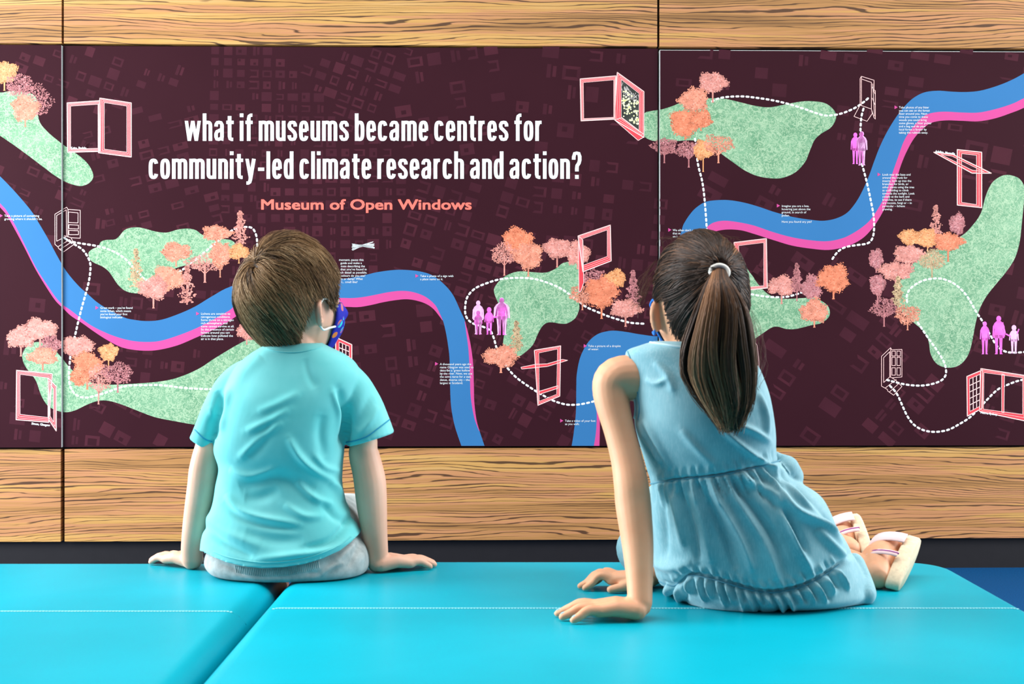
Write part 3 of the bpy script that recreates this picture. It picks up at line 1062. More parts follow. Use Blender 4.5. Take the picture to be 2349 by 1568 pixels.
def headline(text, x0, x1, base, name):
    PWX, PHY = 8.6, 7.6
    gl, x = [], 0.0
    for ch in text:
        if ch == ' ':
            x += 9.5
            continue
        paths, w = glyph_paths(ch)
        gl.append((x, paths))
        x += w + 4.6
    tot = x - 4.6
    k = (x1 - x0) / tot
    for gx, paths in gl:
        polys, lf = [], []
        for pi, p in enumerate(paths):
            pts = np.array(p, float)
            tg = np.gradient(pts, axis=0)
            tg /= np.linalg.norm(tg, axis=1)[:, None] + 1e-9
            nrm = np.stack([-tg[:, 1], tg[:, 0]], 1)
            diag = (np.abs(nrm[:, 0]) > 0.9) & (np.abs(nrm[:, 1]) > 0.05) & (len(p) == 2)
            wid = np.sqrt((nrm[:, 0] * PWX / 2) ** 2 + (nrm[:, 1] * PHY / 2) ** 2) * np.where(diag, 0.9, 1.0)
            a, c = pts + nrm * wid[:, None], pts - nrm * wid[:, None]
            if len(p) == 2 and abs(p[0][0] - p[1][0]) > 1 and abs(p[0][1] - p[1][1]) > 10:   # diagonals end flat
                for q in (a, c):
                    for e in (0, 1):
                        d = pts[1] - pts[0]
                        s = (pts[e][1] - q[e][1]) / d[1]
                        q[e] = q[e] + d * s
            for i in range(len(pts) - 1):
                polys.append([(x0 + k * (gx + q[0]), base - q[1]) for q in (a[i], a[i + 1], c[i + 1], c[i])])
                lf.append(pi * 0.25)
        put(name, polys, INK, 7, lifts=lf)


headline('what if museums became centres for', 424, 1244, 323, 'headline_letter')
headline('community-led climate research and action?', 341, 1334, 410, 'headline_letter')


def text_polys(lines, size, offset=0.0, pitch=1.0, align='LEFT'):
    cu = bpy.data.curves.new('t', 'FONT')
    cu.body = '\n'.join(lines)
    cu.size = size
    cu.offset = offset
    cu.space_line = pitch
    cu.resolution_u = 3
    cu.align_x = align
    o = bpy.data.objects.new('t', cu)
    col.objects.link(o)
    dg = bpy.context.evaluated_depsgraph_get()
    me = bpy.data.meshes.new_from_object(o.evaluated_get(dg))
    vs_ = [(v.co.x, v.co.y) for v in me.vertices]
    fs = [[vs_[i] for i in p.vertices] for p in me.polygons]
    bpy.data.objects.remove(o)
    bpy.data.curves.remove(cu)
    bpy.data.meshes.remove(me)
    return fs


def para(name, lines, x0, x1, y_first, pitch=7.22, size=7.0, mat=INK, offset=0.0, rot=0.0, marker=None, layer=7.2, bold=0.0):
    fs = text_polys(lines, size, offset, 1.0)
    # line distance of the built-in font at size s and spacing 1 is s
    xs = [p[0] for q in fs for p in q]
    kx = (x1 - x0) / max(1e-6, (max(xs) - min(xs)))
    ky = pitch / size if len(lines) > 1 else 1.0
    mx = min(xs)
    c, s = math.cos(rot), math.sin(rot)
    polys = []
    for q in fs:
        pl = []
        for x, y in q:
            u = (x - mx) * kx
            # keep glyph height, move whole lines to the wanted pitch
            row = round((-y + size * 0.3) / size - 0.0) if len(lines) > 1 else 0
            row = max(0, min(len(lines) - 1, int(math.floor((-y + size * 0.78) / size)))) if len(lines) > 1 else 0
            w = (y + row * size) - row * pitch
            pl.append((x0 + c * u + s * w, y_first + s * u - c * w))
        polys.append(pl)
    if bold:
        polys = [[(x + dx, y + dy) for x, y in pl] for dx, dy in ((-bold, -bold * .6), (bold, -bold * .6), (-bold, bold * .6), (bold, bold * .6), (0, 0)) for pl in polys]
    nb = len(fs)
    put(name, polys, mat, layer, lifts=[0.2 * (i // nb) for i in range(len(polys))])
    if marker:
        mxp, myp = marker
        put('printed_marker', [[(mxp, myp - 4.2), (mxp + 7.4, myp), (mxp, myp + 4.2)]], PINK, 7.0)


para('title_lettering', ['Museum of Open Windows'], 600, 1081, 480, size=33, offset=0.0, mat=CORAL, bold=1.05)
T = 'printed_caption'
para(T, ['Take a picture of something', 'growing where it shouldn\u2019t be.'], 10, 97, 497, marker=(-1, 494.5))
para(T, ['Great work \u2013 you\u2019ve found', 'some lichen, which means', 'you\u2019ve found your first', 'biological indicator.'], 230, 304, 708, marker=(219, 705.5))
para(T, ['Lichens are sensitive to', 'nitrogenous conditions.', 'Some thrive on a nitrogen', 'rich atmosphere, and', 'some cannot survive at all.', 'So the presence of certain',
         'lichens around you can', 'indicate how polluted the', 'air is in that place.'], 461, 537, 721.5, marker=(450, 719))
for i, (s, a, b) in enumerate((('moment, pause this', 778, 834), ('guide and make a', 781, 830), ('note describing the', 782, 837), ('that you\u2019ve found in', 781, 841),
                               ('uch detail as possible.', 778, 842), ('colours do you see?', 782, 838), ('ry or damp? What', 781, 832), ('t... smell like?', 783, 820))):
    para(T, [s], a, b, 598 + 7.25 * i)
para(T, ['Take a photo of a sign with', 'a place name on it.'], 964, 1040, 635, marker=(953, 632.5))
para(T, ['A thousand years ago the', 'name Glasgow was used to', 'describe a \u2018green hollow\u2019', 'by the river. Now, we use', 'the same name for a vast,', 'dense, diverse city \u2013 the',
         'largest in Scotland.'], 1009, 1086, 837, marker=(998, 834))
para(T, ['Take a picture of a droplet', 'of water.'], 1349, 1424, 795.5, marker=(1339, 793))
para(T, ['Take a video of your feet', 'as you walk.'], 1296, 1366, 967, marker=(1285, 964.5))
para(T, ['Imagine you are a bee,', 'hovering just above the', 'ground, in search of', 'pollen.', '', 'Have you found any yet?'], 1793, 1862, 474.5, marker=(1782, 471.5))
para(T, ['We often don\u2019t consider', 'that m', 'on l'], 1543, 1611, 530, marker=(1533, 527))
para(T, ['Take photos of any litter', 'you can see on the forest', 'floor around you. Next', 'time you come to these', 'woods you could bring', 'some gloves, a litter picker',
         'and a bag and do your', 'local forest a favour by', 'taking the rubbish away.'], 2062, 2137, 248.5, marker=(2052, 246))
para(T, ['Look near the base and', 'around the trunk for', 'insects, look up into the', 'branches for birds, or', 'other plants using the tree', 'as scaffolding to climb',
         'towards the sunlight. Look', 'closely at the bark and', 'branches, to see if there', 'are mosses, fungi or \u2013 in', 'particular \u2013 lichens', 'growing.'], 2024, 2098, 402.5, marker=(2013, 400))
para(T, ['Keira, Bedale'], 162, 198, 341.5, offset=0.22)
para(T, ['Simon, Glasgow'], 72, 115, 973, offset=0.22, rot=0.1)
para(T, ['Adelina, Marseille'], 2145, 2191, 349, offset=0.22, rot=0.13)
para(T, ['Maeve, Sydney'], 2249, 2288, 947.5, offset=0.2, rot=0.13, layer=7.6)

# ------------------------------------------------------------------ benches
def vinyl():
    t = NT('turquoise_vinyl', 0.38, 0.12)
    v = t.coords()
    n = t.noise(v, 3.0, 3.0)
    t.base(t.ramp(n, [(0.3, lin((0, 152, 172))), (0.7, lin((0, 164, 186)))]))
    t.bump(t.noise(v, 420.0, 2.0), 0.06, 0.0006)
    return t.m


VINYL = vinyl()
THREAD = plain('pale_thread', (176, 240, 246), 0.6)
PLINTH = plain('bench_plinth', (16, 26, 40), 0.6)


def rounded_rect(x0, x1, y0, y1, r, n=10):
    pts = []
    for cx, cy, a0 in ((x1 - r, y1 - r, 0), (x0 + r, y1 - r, 90), (x0 + r, y0 + r, 180), (x1 - r, y0 + r, 270)):
        for k in range(n + 1):
            a = math.radians(a0 + 90 * k / n)
            pts.append((cx + r * math.cos(a), cy + r * math.sin(a)))
    return pts


def bench(x0, x1, y0, y1, ystitch, label, dip=None):
    root = empty('bench')
    tag(root, label, 'bench', 'turquoise upholstered benches')
    levels = [(0.05, 0.004), (0.06, 0.0), (SEAT - 0.04, 0.0)]
    for k in range(1, 9):
        a = math.radians(90 * k / 8)
        levels.append((SEAT - 0.04 + 0.04 * math.sin(a), 0.04 * (1 - math.cos(a))))
    rings = []
    for z, ins in levels:
        rings.append([(x, y, z) for x, y in rounded_rect(x0 + ins, x1 - ins, y0 + ins, y1 - ins, max(0.02, 0.11 - ins))])
    V, Fc = loft(rings)
    mesh_obj('cushion', V, Fc, VINYL, root, True)
    # top-stitched seam across the middle, following the rounded edges
    path = []
    xs = np.linspace(x0 + 0.005, x1 - 0.005, 120)
    for x in xs:
        e = min(x - x0, x1 - x)
        z = SEAT if e > 0.04 else SEAT - 0.04 + math.sqrt(max(0, 0.04 ** 2 - (0.04 - e) ** 2))
        path.append((x, ystitch, z - 0.0008))
    V, Fc = tube(path, 0.0016, 6)
    mesh_obj('seam', V, Fc, VINYL, root, True)
    st = []
    for k in range(0, 238):
        x = x0 + 0.03 + (x1 - x0 - 0.06) * k / 237
        e = min(x - x0, x1 - x)
        z = SEAT if e > 0.04 else SEAT - 0.04 + math.sqrt(max(0, 0.04 ** 2 - (0.04 - e) ** 2))
        v, f = box(x - 0.0019, x + 0.0019, ystitch - 0.0022, ystitch + 0.0022, z - 0.001, z + 0.0010)
        st.append((v, f))
    V, Fc = join(st)
    tag(mesh_obj('stitching', V, Fc, THREAD, root), kind='stuff')
    V, Fc = loft([[(x, y, z) for x, y in rounded_rect(x0 + 0.05, x1 - 0.05, y0 + 0.05, y1 - 0.05, 0.08)] for z in (0.0, 0.052)])
    mesh_obj('plinth', V, Fc, PLINTH, root)
    return root


GAPX = -0.444
bench(GAPX - 1.345, GAPX - 0.004, 1.72, 2.938, 2.418, 'turquoise vinyl bench, mostly empty, only half of the boy in aqua sits on it')
bench(GAPX + 0.004, 0.899, 1.72, 2.958, 2.444, 'turquoise vinyl bench with rounded free corner, carrying the girl in denim dress')


# ------------------------------------------------------------------ people: shared builders
def skin_material(name, rgb):
    t = NT(name, 0.5, 0.35)
    n = t.noise(t.coords(), 16.0, 4.0)
    c = lin(rgb)
    d = (c[0] * 0.93, c[1] * 0.84, c[2] * 0.8, 1)
    t.base(t.ramp(n, [(0.3, d), (0.7, c)]))
    t.b.inputs['Subsurface Weight'].default_value = 0.18
    t.b.inputs['Subsurface Radius'].default_value = (0.012, 0.005, 0.003)
    t.b.inputs['Subsurface Scale'].default_value = 1.0
    t.bump(t.noise(t.coords(), 260.0, 2.0), 0.05, 0.0006)
    return t.m


def cloth_material(name, rgb_lo, rgb_hi, sc=9.0, weave=900.0, mottled=0.0):
    t = NT(name, 0.85, 0.12)
    v = t.coords()
    n = t.noise(v, sc, 5.0, 0.6)
    c = t.ramp(n, [(0.32, lin(rgb_lo)), (0.68, lin(rgb_hi))])
    if mottled:
        s = t.noise(t.coords((1, 1, 0.12)), 420.0, 2.0)
        c = t.mix(t.math('MULTIPLY', t.math('GREATER_THAN', s, 0.55), mottled), c, lin((214, 232, 238)))
    t.base(c)
    t.b.inputs['Sheen Weight'].default_value = 0.25
    t.b.inputs['Sheen Roughness'].default_value = 0.5
    t.bump(t.noise(v, weave, 2.0), 0.16, 0.0006)
    return t.m


SKIN = skin_material('skin_fair', (230, 184, 160))
SKIN2 = skin_material('skin_warm', (228, 172, 136))
EYEW = plain('eye_white', (236, 234, 230), 0.2, 0.5)
EYEI = plain('eye_iris', (70, 48, 34), 0.2, 0.5)


def head_local(u):
    """unit directions (N,3; x right, y forward, z up) -> points of a child's head, metres"""
    x, y, z = u[:, 0], u[:, 1], u[:, 2]
    X = 0.0735 * x
    Y = np.where(y > 0, 0.092 * y, 0.102 * y)
    Z = np.where(z > 0, 0.112 * z, 0.118 * z)
    t = np.clip(-z, 0, 1)
    X = X * (1 - 0.30 * t ** 2)
    Y = np.where(y < 0, Y * (1 - 0.5 * t ** 1.4), Y * (1 - 0.04 * t))
    Y = Y + np.where(z < 0, 0.012 * t * 1.2, 0)
    # brow, nose, chin, cheeks
    g_ = lambda px, pz, sx, sz: np.exp(-((x - px) / sx) ** 2 - ((z - pz) / sz) ** 2) * (y > 0)
    Y = Y + 0.020 * g_(0, -0.30, 0.13, 0.12) + 0.012 * g_(0, -0.16, 0.08, 0.16) + 0.008 * g_(0, -0.86, 0.3, 0.12) + 0.005 * g_(0, -0.57, 0.3, 0.08)
    for s in (-1, 1):
        Y = Y - 0.007 * g_(s * 0.36, -0.05, 0.17, 0.1)
        X = X + s * 0.004 * np.exp(-((x - s * 0.75) / 0.3) ** 2 - ((z + 0.4) / 0.25) ** 2) * (y > 0)
    return np.stack([X, Y, Z], 1)


def head_piece(nu=64, nv=48):
    rings = []
    for k in range(1, nv):
        th = math.pi * k / nv
        u = np.array([[math.sin(th) * math.cos(2 * math.pi * i / nu), math.sin(th) * math.sin(2 * math.pi * i / nu), -math.cos(th)] for i in range(nu)])
        rings.append(head_local(u))
    return loft(rings)


def ear_piece(side, lift=0.0):
    """outer ear as a dished flap with a raised rim"""
    rings = []
    n = 30
    c = Vector((side * 0.067, 0.008, -0.033))
    out = Vector((side * 0.80, -0.60, 0.0)).normalized()          # direction the dish faces away from
    fwd = Vector((side * 0.55, 0.80, 0.05)).normalized()
    prof = [(0.0, -0.001), (0.35, -0.001), (0.62, 0.001), (0.80, 0.0055), (0.92, 0.0065), (1.0, 0.003), (0.98, -0.002), (0.85, -0.004), (0.5, -0.006), (0.05, -0.007)]
    ax_back = Vector((side * 0.80, -0.60, 0.0)).normalized()       # from head towards rim
    ax_n = Vector((side * 0.60, 0.80, 0.0)).normalized()           # faces outward-forward
    for rr, h in prof:
        ring = []
        for k in range(n):
            a = 2 * math.pi * k / n
            w = 0.0185 * (1.0 + 0.22 * math.sin(a))
            p = c + ax_back * (0.008 + rr * w * math.cos(a)) + Vector((0, 0, 1)) * (rr * 0.029 * math.sin(a)) + ax_n * h
            ring.append(tuple(p))
        rings.append(ring)
    return loft(rings)


def xform(piece, M):
    v, f = piece
    return [tuple(M @ Vector(p)) for p in v], f


def hand_pieces(H, fdir, sdir, k=1.0, spread=1.25, knuckle=0.024, tips=None, thumb=True, curl=0.0):
    """a hand lying on a seat: H heel centre on the surface, fdir fingers, sdir thumb side"""
    fd = Vector(fdir).normalized()
    sd = Vector(sdir)
    sd = (sd - fd * sd.dot(fd)).normalized()
    n = Vector((0, 0, 1))
    q = lambda a, b, c: tuple(Vector(H) + (fd * a + sd * b + n * c) * k)
    out = []
    fb = [(0.024, 0.064, 0.050), (0.0085, 0.068, 0.056), (-0.0075, 0.065, 0.052), (-0.022, 0.058, 0.041)]
    tipsout = []
    for i, (b, a, ln) in enumerate(fb):
        out.append(tube([q(-0.004, b * 0.55, 0.017), q(0.03, b * 0.8, 0.0185 + knuckle * 0.12), q(a, b, knuckle - 0.008)], [0.0155 * k, 0.0135 * k, 0.0105 * k], 12))
        bs = b * spread
        p = [q(a - 0.004, b, knuckle - 0.007), q(a + ln * 0.42, b + (bs - b) * 0.5, knuckle - 0.0055 + curl), q(a + ln * 0.75, b + (bs - b) * 0.85, 0.0125 + curl * 0.3), q(a + ln, bs, 0.0068)]
        out.append(tube(catmull(p, 4), np.interp(np.linspace(0, 3, 13), range(4), [0.0094 * k, 0.0084 * k, 0.0074 * k, 0.0062 * k]), 12))
        tipsout.append((Vector(p[2]), Vector(p[3])))
    out.append(tube([q(0.004, 0.014, 0.016), q(0.02, 0.03, 0.016), q(0.042, 0.043, 0.012), q(0.064, 0.046, 0.008)], [0.0145 * k, 0.012 * k, 0.0092 * k, 0.0075 * k], 12))
    out.append(ellipsoid(q(0.004, -0.002, 0.0185), 0.022 * k, 0.022 * k, 0.0182 * k))
    return out, tipsout


def strands_mesh(name, pts, rad, shade, mat, parent, extra=None):
    """pts (N,K,3) -> one mesh of three-sided hairs with a per-hair shade attribute"""
    N, K, _ = pts.shape
    tg = np.gradient(pts, axis=1)
    tg /= np.linalg.norm(tg, axis=2, keepdims=True) + 1e-12
    ref = rng.normal(size=(N, 1, 3))
    u = np.cross(tg, ref)
    u /= np.linalg.norm(u, axis=2, keepdims=True) + 1e-12
    w = np.cross(tg, u)
    rr = np.asarray(rad)
    rr = rr[None, :, None] if rr.ndim == 1 else rr[:, :, None]
    ring = []
    for a in (0, 2.0944, 4.18879):
        ring.append(pts + rr * (math.cos(a) * u + math.sin(a) * w))
    V = np.stack(ring, 2).reshape(-1, 3)                # N,K,3(ring),3
    base = (np.arange(N)[:, None] * K + np.arange(K - 1)[None, :]).ravel() * 3
    quads = []
    for a in range(3):
        b = (a + 1) % 3
        quads.append(np.stack([base + a, base + b, base + 3 + b, base + 3 + a], 1))
    Q = np.concatenate(quads)
    sh = np.repeat(shade, K * 3) if shade.ndim == 1 else np.repeat(shade.reshape(-1), 3)
    if extra is not None:
        ev, ef, es = extra
        nb = len(V)
        V = np.vstack([V, ev])
        Q = np.vstack([Q, np.array(ef) + nb])
        sh = np.concatenate([sh, np.full(len(ev), es)])
    me = bpy.data.meshes.new(name)
    me.vertices.add(len(V))
    me.vertices.foreach_set('co', V.astype(np.float32).ravel())
    me.loops.add(Q.size)
    me.loops.foreach_set('vertex_index', Q.astype(np.int32).ravel())
    me.polygons.add(len(Q))
    me.polygons.foreach_set('loop_start', (np.arange(len(Q)) * 4).astype(np.int32))
    me.polygons.foreach_set('loop_total', np.full(len(Q), 4, np.int32))
    me.polygons.foreach_set('use_smooth', np.ones(len(Q), bool))
    at = me.attributes.new('shade', 'FLOAT', 'POINT')
    at.data.foreach_set('value', sh.astype(np.float32))
    me.materials.append(mat)
    me.update()
    me.validate()
    o = bpy.data.objects.new(name, me)
    col.objects.link(o)
    o.parent = parent
    return o


def hair_material(name, stops, rough=0.42, spec=0.5):
    t = NT(name, rough, spec)
    a = t.n('ShaderNodeAttribute', attribute_name='shade')
    t.base(t.ramp(a.outputs['Fac'], stops))
    return t.m


def unit(v):
    return v / (np.linalg.norm(v, axis=-1, keepdims=True) + 1e-12)


def world_pts(M, p):
    A = np.array(M)
    sh = p.shape
    q = p.reshape(-1, 3) @ A[:3, :3].T + A[:3, 3]
    return q.reshape(sh)


def scalp_ok(u, nape=-0.62, ear_z=0.02, front=0.42):
    """is the unit direction inside the hair-bearing scalp"""
    x, y, z = u[:, 0], u[:, 1], u[:, 2]
    az = np.degrees(np.arctan2(np.abs(x), y))          # 0 front, 90 side, 180 back
    lim = np.interp(az, [0, 35, 55, 66, 74, 84, 96, 112, 130, 180], [front, front - 0.02, 0.22, -0.12, -0.22, 0.0, ear_z, -0.38, nape, nape])
    return z > lim


def mask_mesh(M, az_max, mat, parent, trim_mat, z0=-0.10, z1=-0.98):
    rows, cols = 22, 30
    V = []
    for layer in (0.0065, 0.0035):
        for i in range(rows):
            for j in range(cols):
                s = -1 + 2 * j / (cols - 1)
                v = i / (rows - 1)
                az = math.radians(az_max * s)
                zz = z0 * (1 - v) + z1 * v
                zz = zz * (1 - 0.42 * abs(s) ** 2.2) - 0.10 * abs(s) ** 2 * (1 - v)
                c = math.sqrt(max(0.02, 1 - min(0.98, zz * zz)))
                u = np.array([[c * math.sin(az), c * math.cos(az), zz]])
                p = head_local(u)[0]
                nrm = u[0] / np.linalg.norm(u[0])
                p = p + nrm * (layer + 0.011 * (1 - s * s) * math.sin(math.pi * v) + 0.0012 * math.sin(v * 18) * (1 - abs(s)))
                V.append(tuple(M @ Vector(p)))
    Fc = []
    nl = rows * cols
    for i in range(rows - 1):
        for j in range(cols - 1):
            a = i * cols + j
            Fc.append((a, a + 1, a + cols + 1, a + cols))
            Fc.append((nl + a, nl + a + cols, nl + a + cols + 1, nl + a + 1))
    rim = [j for j in range(cols)] + [i * cols + cols - 1 for i in range(1, rows)] + [(rows - 1) * cols + j for j in range(cols - 2, -1, -1)] + [i * cols for i in range(rows - 2, 0, -1)]
    for k in range(len(rim)):
        a, b = rim[k], rim[(k + 1) % len(rim)]
        Fc.append((a, nl + a, nl + b, b))
    o = mesh_obj('face_mask', V, Fc, mat, parent, True)
    corners = {}
    for s, j in ((-1, 0), (1, cols - 1)):
        corners[s] = (Vector(V[1 * cols + j]), Vector(V[(rows - 5) * cols + j]))
    for s in (-1, 1):
        c = M @ Vector((s * 0.083, -0.012, -0.012))
        up, dn = corners[s]
        top = M @ Vector((s * 0.080, 0.010, -0.006))
        beh = M @ Vector((s * 0.082, -0.006, -0.034))
        low = M @ Vector((s * 0.076, 0.006, -0.064))
        path = catmull([up, (up + top) / 2 + (M.to_3x3() @ Vector((s * 0.004, 0, 0))), top, beh, low, (low + dn) / 2 + (M.to_3x3() @ Vector((s * 0.004, 0, 0))), dn], 6)
        V2, F2 = tube(path, 0.0021, 8)
        mesh_obj('ear_loop', V2, F2, trim_mat, o, True)
    return o


def eyes(M, parent):
    for s in (-1, 1):
        c = M @ Vector((s * 0.031, 0.071, -0.010))
        v, f = ellipsoid(c, 0.0115, 0.0115, 0.0105, 18, 12)
        e = mesh_obj('eye', v, f, EYEW, parent, True)
        d = (M.to_3x3() @ Vector((0, 1, 0))).normalized()
        p = c + d * 0.0088
        v, f = ellipsoid(p, 0.0048, 0.0048, 0.0048, 12, 8)
        mesh_obj('iris', v, f, EYEI, e, True)


def head_matrix(centre, yaw, pitch=0.0, roll=0.0, scale=1.0):
    return Matrix.Translation(centre) @ Matrix.Rotation(-yaw, 4, 'Z') @ Matrix.Rotation(pitch, 4, 'X') @ Matrix.Rotation(roll, 4, 'Y') @ Matrix.Scale(scale, 4)


# ------------------------------------------------------------------ the boy
DB = 2.80
HB = head_matrix(P(676, 683, DB), math.radians(46), math.radians(3), math.radians(-2))
body = [xform(head_piece(), HB), xform(ear_piece(1), HB), xform(ear_piece(-1), HB)]
hb = P(676, 683, DB)
body.append(tube([HB @ Vector((0, -0.018, -0.06)), P(672, 790, DB - 0.005), P(672, 850, DB + 0.01)], [0.050, 0.047, 0.055], 24))
body.append(slab_rings([(815, 600, 745, DB + 0.01, 0.05), (850, 585, 770, DB + 0.01, 0.055), (900, 555, 770, DB, 0.07), (1000, 525, 765, DB, 0.085), (1100, 520, 760, DB, 0.082),
                        (1200, 505, 790, DB, 0.09), (1270, 500, 815, DB, 0.09), (1300, 530, 790, DB, 0.07)]))
# arms: shoulder, elbow, wrist in photo columns and rows with depth, radius in metres
armL = [(585, 872, 2.80, .026), (514, 935, 2.80, .019), (480, 1000, 2.80, .0205), (475, 1035, 2.80, .0265), (468, 1078, 2.803, .0295), (465, 1110, 2.806, .0298), (457, 1160, 2.815, .0285), (448, 1210, 2.825, .0255), (441, 1255, 2.835, .0222), (441, 1282, 2.84, .0212)]
armR = [(775, 872, 2.80, .026), (822, 935, 2.80, .020), (838, 1000, 2.80, .0225), (834, 1035, 2.80, .0295), (844, 1080, 2.80, .0312), (849, 1110, 2.80, .0318), (853, 1160, 2.80, .0300), (858, 1210, 2.80, .0262), (864, 1255, 2.802, .0225), (866, 1288, 2.805, .0215)]
for arm in (armL, armR):
    pts = catmull([tuple(P(a, b, d)) + (r,) for a, b, d, r in arm], 5)
    body.append(tube(pts[:, :3], pts[:, 3], 20))
# elbow points


def seat_pt(px, py):
    """point of the seat surface seen at a photo position"""
    d = (CZ - SEAT) * F / (py - HY)
    return P(px, py, d)


hl, _ = hand_pieces(seat_pt(438, 1301), (-0.80, 0.55, 0), (0.5, 0.8, 0), 0.92, 1.2)
hr, _ = hand_pieces(seat_pt(872, 1311), (0.90, 0.50, 0), (-0.5, 0.9, 0), 0.98, 1.2)
body += hl + hr
# legs over the far edge of the bench
for s, x in ((-1, -0.525), (1, -0.345)):
    body.append(tube(catmull([(x * 0.6 + 0.4 * -0.44, 2.80, 0.505), (x, 2.95, 0.50), (x + s * 0.01, 3.10, 0.485)], 5), np.linspace(0.066, 0.05, 11), 18))
    body.append(tube(catmull([(x + s * 0.01, 3.10, 0.48), (x + s * 0.01, 3.125, 0.32), (x + s * 0.01, 3.12, 0.09)], 6), np.interp(np.linspace(0, 1, 13), [0, .15, .4, 1], [0.05, 0.047, 0.046, 0.03]), 18))
    body.append(tube([(x + s * 0.01, 3.115, 0.07), (x + s * 0.015, 3.17, 0.05), (x + s * 0.02, 3.25, 0.038)], [0.03, 0.03, 0.024], 14))
boy = finish(remesh(body, 0.0027, 3), 'person', SKIN)
tag(boy, 'child in aqua t-shirt and pale shorts with short brown hair, leaning on both hands', 'person')
eyes(HB, boy)

SHIRT = cloth_material('aqua_jersey', (96, 196, 198), (124, 210, 212), 5.0)
SHORTS = cloth_material('pale_grey_cotton', (142, 152, 152), (184, 192, 192), 40.0)
STITCH = plain('blue_stitch', (30, 140, 176), 0.7)
DARK = plain('dark_shoe_cloth', (40, 46, 60), 0.7)
RUBBER = plain('white_rubber', (228, 228, 222), 0.6)

# t-shirt
parts = [slab_rings([(786, 618, 738, DB - .004, .050), (796, 600, 757, DB - .003, .060), (812, 575, 790, DB, .070), (832, 552, 815, DB, .078), (865, 530, 828, DB, .090), (915, 512, 812, DB - .004, .101),
                     (980, 499, 795, DB - .006, .106), (1030, 494, 789, DB - .006, .104), (1070, 505, 785, DB - .004, .099), (1110, 498, 784, DB, .099), (1150, 492, 791, DB, .105), (1190, 479, 815, DB, .115),
                     (1230, 467, 832, DB, .124), (1270, 464, 842, DB, .130), (1300, 468, 846, DB, .131), (1313, 474, 842, DB, .130)], 2.5, 64)]
slvL = [(608, 852, .030), (566, 866, .036), (531, 897, .037), (504, 940, .034), (481, 986, .0305), (469, 1009, .0285), (463, 1020, .0280)]
slvR = [(755, 850, .032), (778, 862, .037), (806, 892, .041), (826, 932, .0445), (841, 974, .0465), (848, 998, .0480), (851, 1008, .0485)]
for sl in (slvL, slvR):
    pts = catmull([tuple(P(a, b, DB + 0.002)) + (r,) for a, b, r in sl], 5)
    parts.append(tube(pts[:, :3], pts[:, 3], 26, 1.0, False))
me = remesh(parts, 0.003, 5)
FOLD = [
    ([(661, 1004), (686, 1046), (721, 1078), (767, 1103)], 9, .0065), ([(633, 1075), (574, 1092), (525, 1075)], 9, .005), ([(546, 1120), (616, 1096), (668, 1103), (721, 1131)], 17, -.006),
    ([(518, 1131), (546, 1166), (598, 1187), (686, 1201)], 9, .006), ([(508, 1150), (553, 1187), (616, 1205), (690, 1214)], 9, -.005), ([(679, 1103), (721, 1141), (763, 1159)], 9, .007),
    ([(651, 1155), (696, 1183), (742, 1183)], 9, .005), ([(696, 1260), (756, 1243), (791, 1208), (808, 1176)], 9, -.009), ([(588, 1282), (686, 1271), (756, 1258), (819, 1229)], 9, .006),
    ([(466, 1205), (510, 1243), (581, 1278)], 8, -.007), ([(470, 1180), (530, 1225), (600, 1250)], 12, .005),
    ([(496, 893), (507, 931), (492, 975), (488, 1010)], 12, -.010), ([(528, 890), (514, 941), (506, 990)], 8, .007), ([(774, 893), (791, 938), (790, 990), (788, 1020)], 11, -.012),
    ([(764, 893), (780, 948), (780, 1000)], 8, .006), ([(665, 938), (616, 966), (563, 990)], 9, .004), ([(546, 1053), (602, 1001), (651, 966)], 9, .004), ([(690, 900), (640, 925), (590, 945)], 10, .003),
    ([(700, 820), (710, 860), (725, 890)], 10, -.003), ([(620, 960), (600, 1010), (570, 1050)], 14, -.003), ([(740, 950), (735, 1000), (745, 1050)], 12, -.004), ([(756, 1103), (775, 1120), (790, 1150)], 9, .006),
    ([(735, 1150), (770, 1185), (810, 1195)], 9, -.006), ([(560, 1225), (640, 1240), (700, 1235)], 16, -.005), ([(600, 815), (560, 850), (530, 900)], 14, .003), ([(860, 880), (840, 930), (815, 985)], 12, -.004),
    ([(870, 930), (850, 965), (820, 1000)], 8, .004), ([(480, 930), (492, 960), (480, 1000)], 8, .004), ([(640, 1120), (600, 1140), (560, 1140)], 14, -.004), ([(720, 1040), (745, 1070), (780, 1080)], 8, .004)]
folds(me, [(a, b, c * 1.35) for a, b, c in FOLD])
# clean hem: drop everything below the hem line, keep the cloth open there
hemx = [440, 466, 490, 520, 560, 600, 650, 700, 740, 780, 805, 828, 860]
hemy = [1258, 1264, 1277, 1289, 1298, 1302, 1300, 1292, 1280, 1262, 1243, 1219, 1190]
bm = bmesh.new()
bm.from_mesh(me)
kill = []
for fc in bm.faces:
    c = fc.calc_center_median()
    px = CX + c.x / c.y * F
    py = HY - (c.z - CZ) / c.y * F
    lim = np.interp(px, hemx, hemy) - (24 if c.y > DB else 0)
    if py > lim and 430 < px < 880 and py > 1150:
        kill.append(fc)
bmesh.ops.delete(bm, geom=kill, context='FACES')
for vt in bm.verts:
    if vt.is_boundary:
        px = CX + vt.co.x / vt.co.y * F
        py = np.interp(px, hemx, hemy) - (24 if vt.co.y > DB + .004 else 12 if vt.co.y > DB - .004 else 0)
        vt.co.z = CZ - (py - HY) / F * vt.co.y
bmesh.ops.delete(bm, geom=[vt for vt in bm.verts if not vt.link_faces], context='VERTS')
bm.to_mesh(me)
bm.free()
shirt = finish(me, 't_shirt', SHIRT, boy)
md = shirt.modifiers.new('cloth', 'SOLIDIFY')
md.thickness = 0.0016
bv = bvh_of(me)


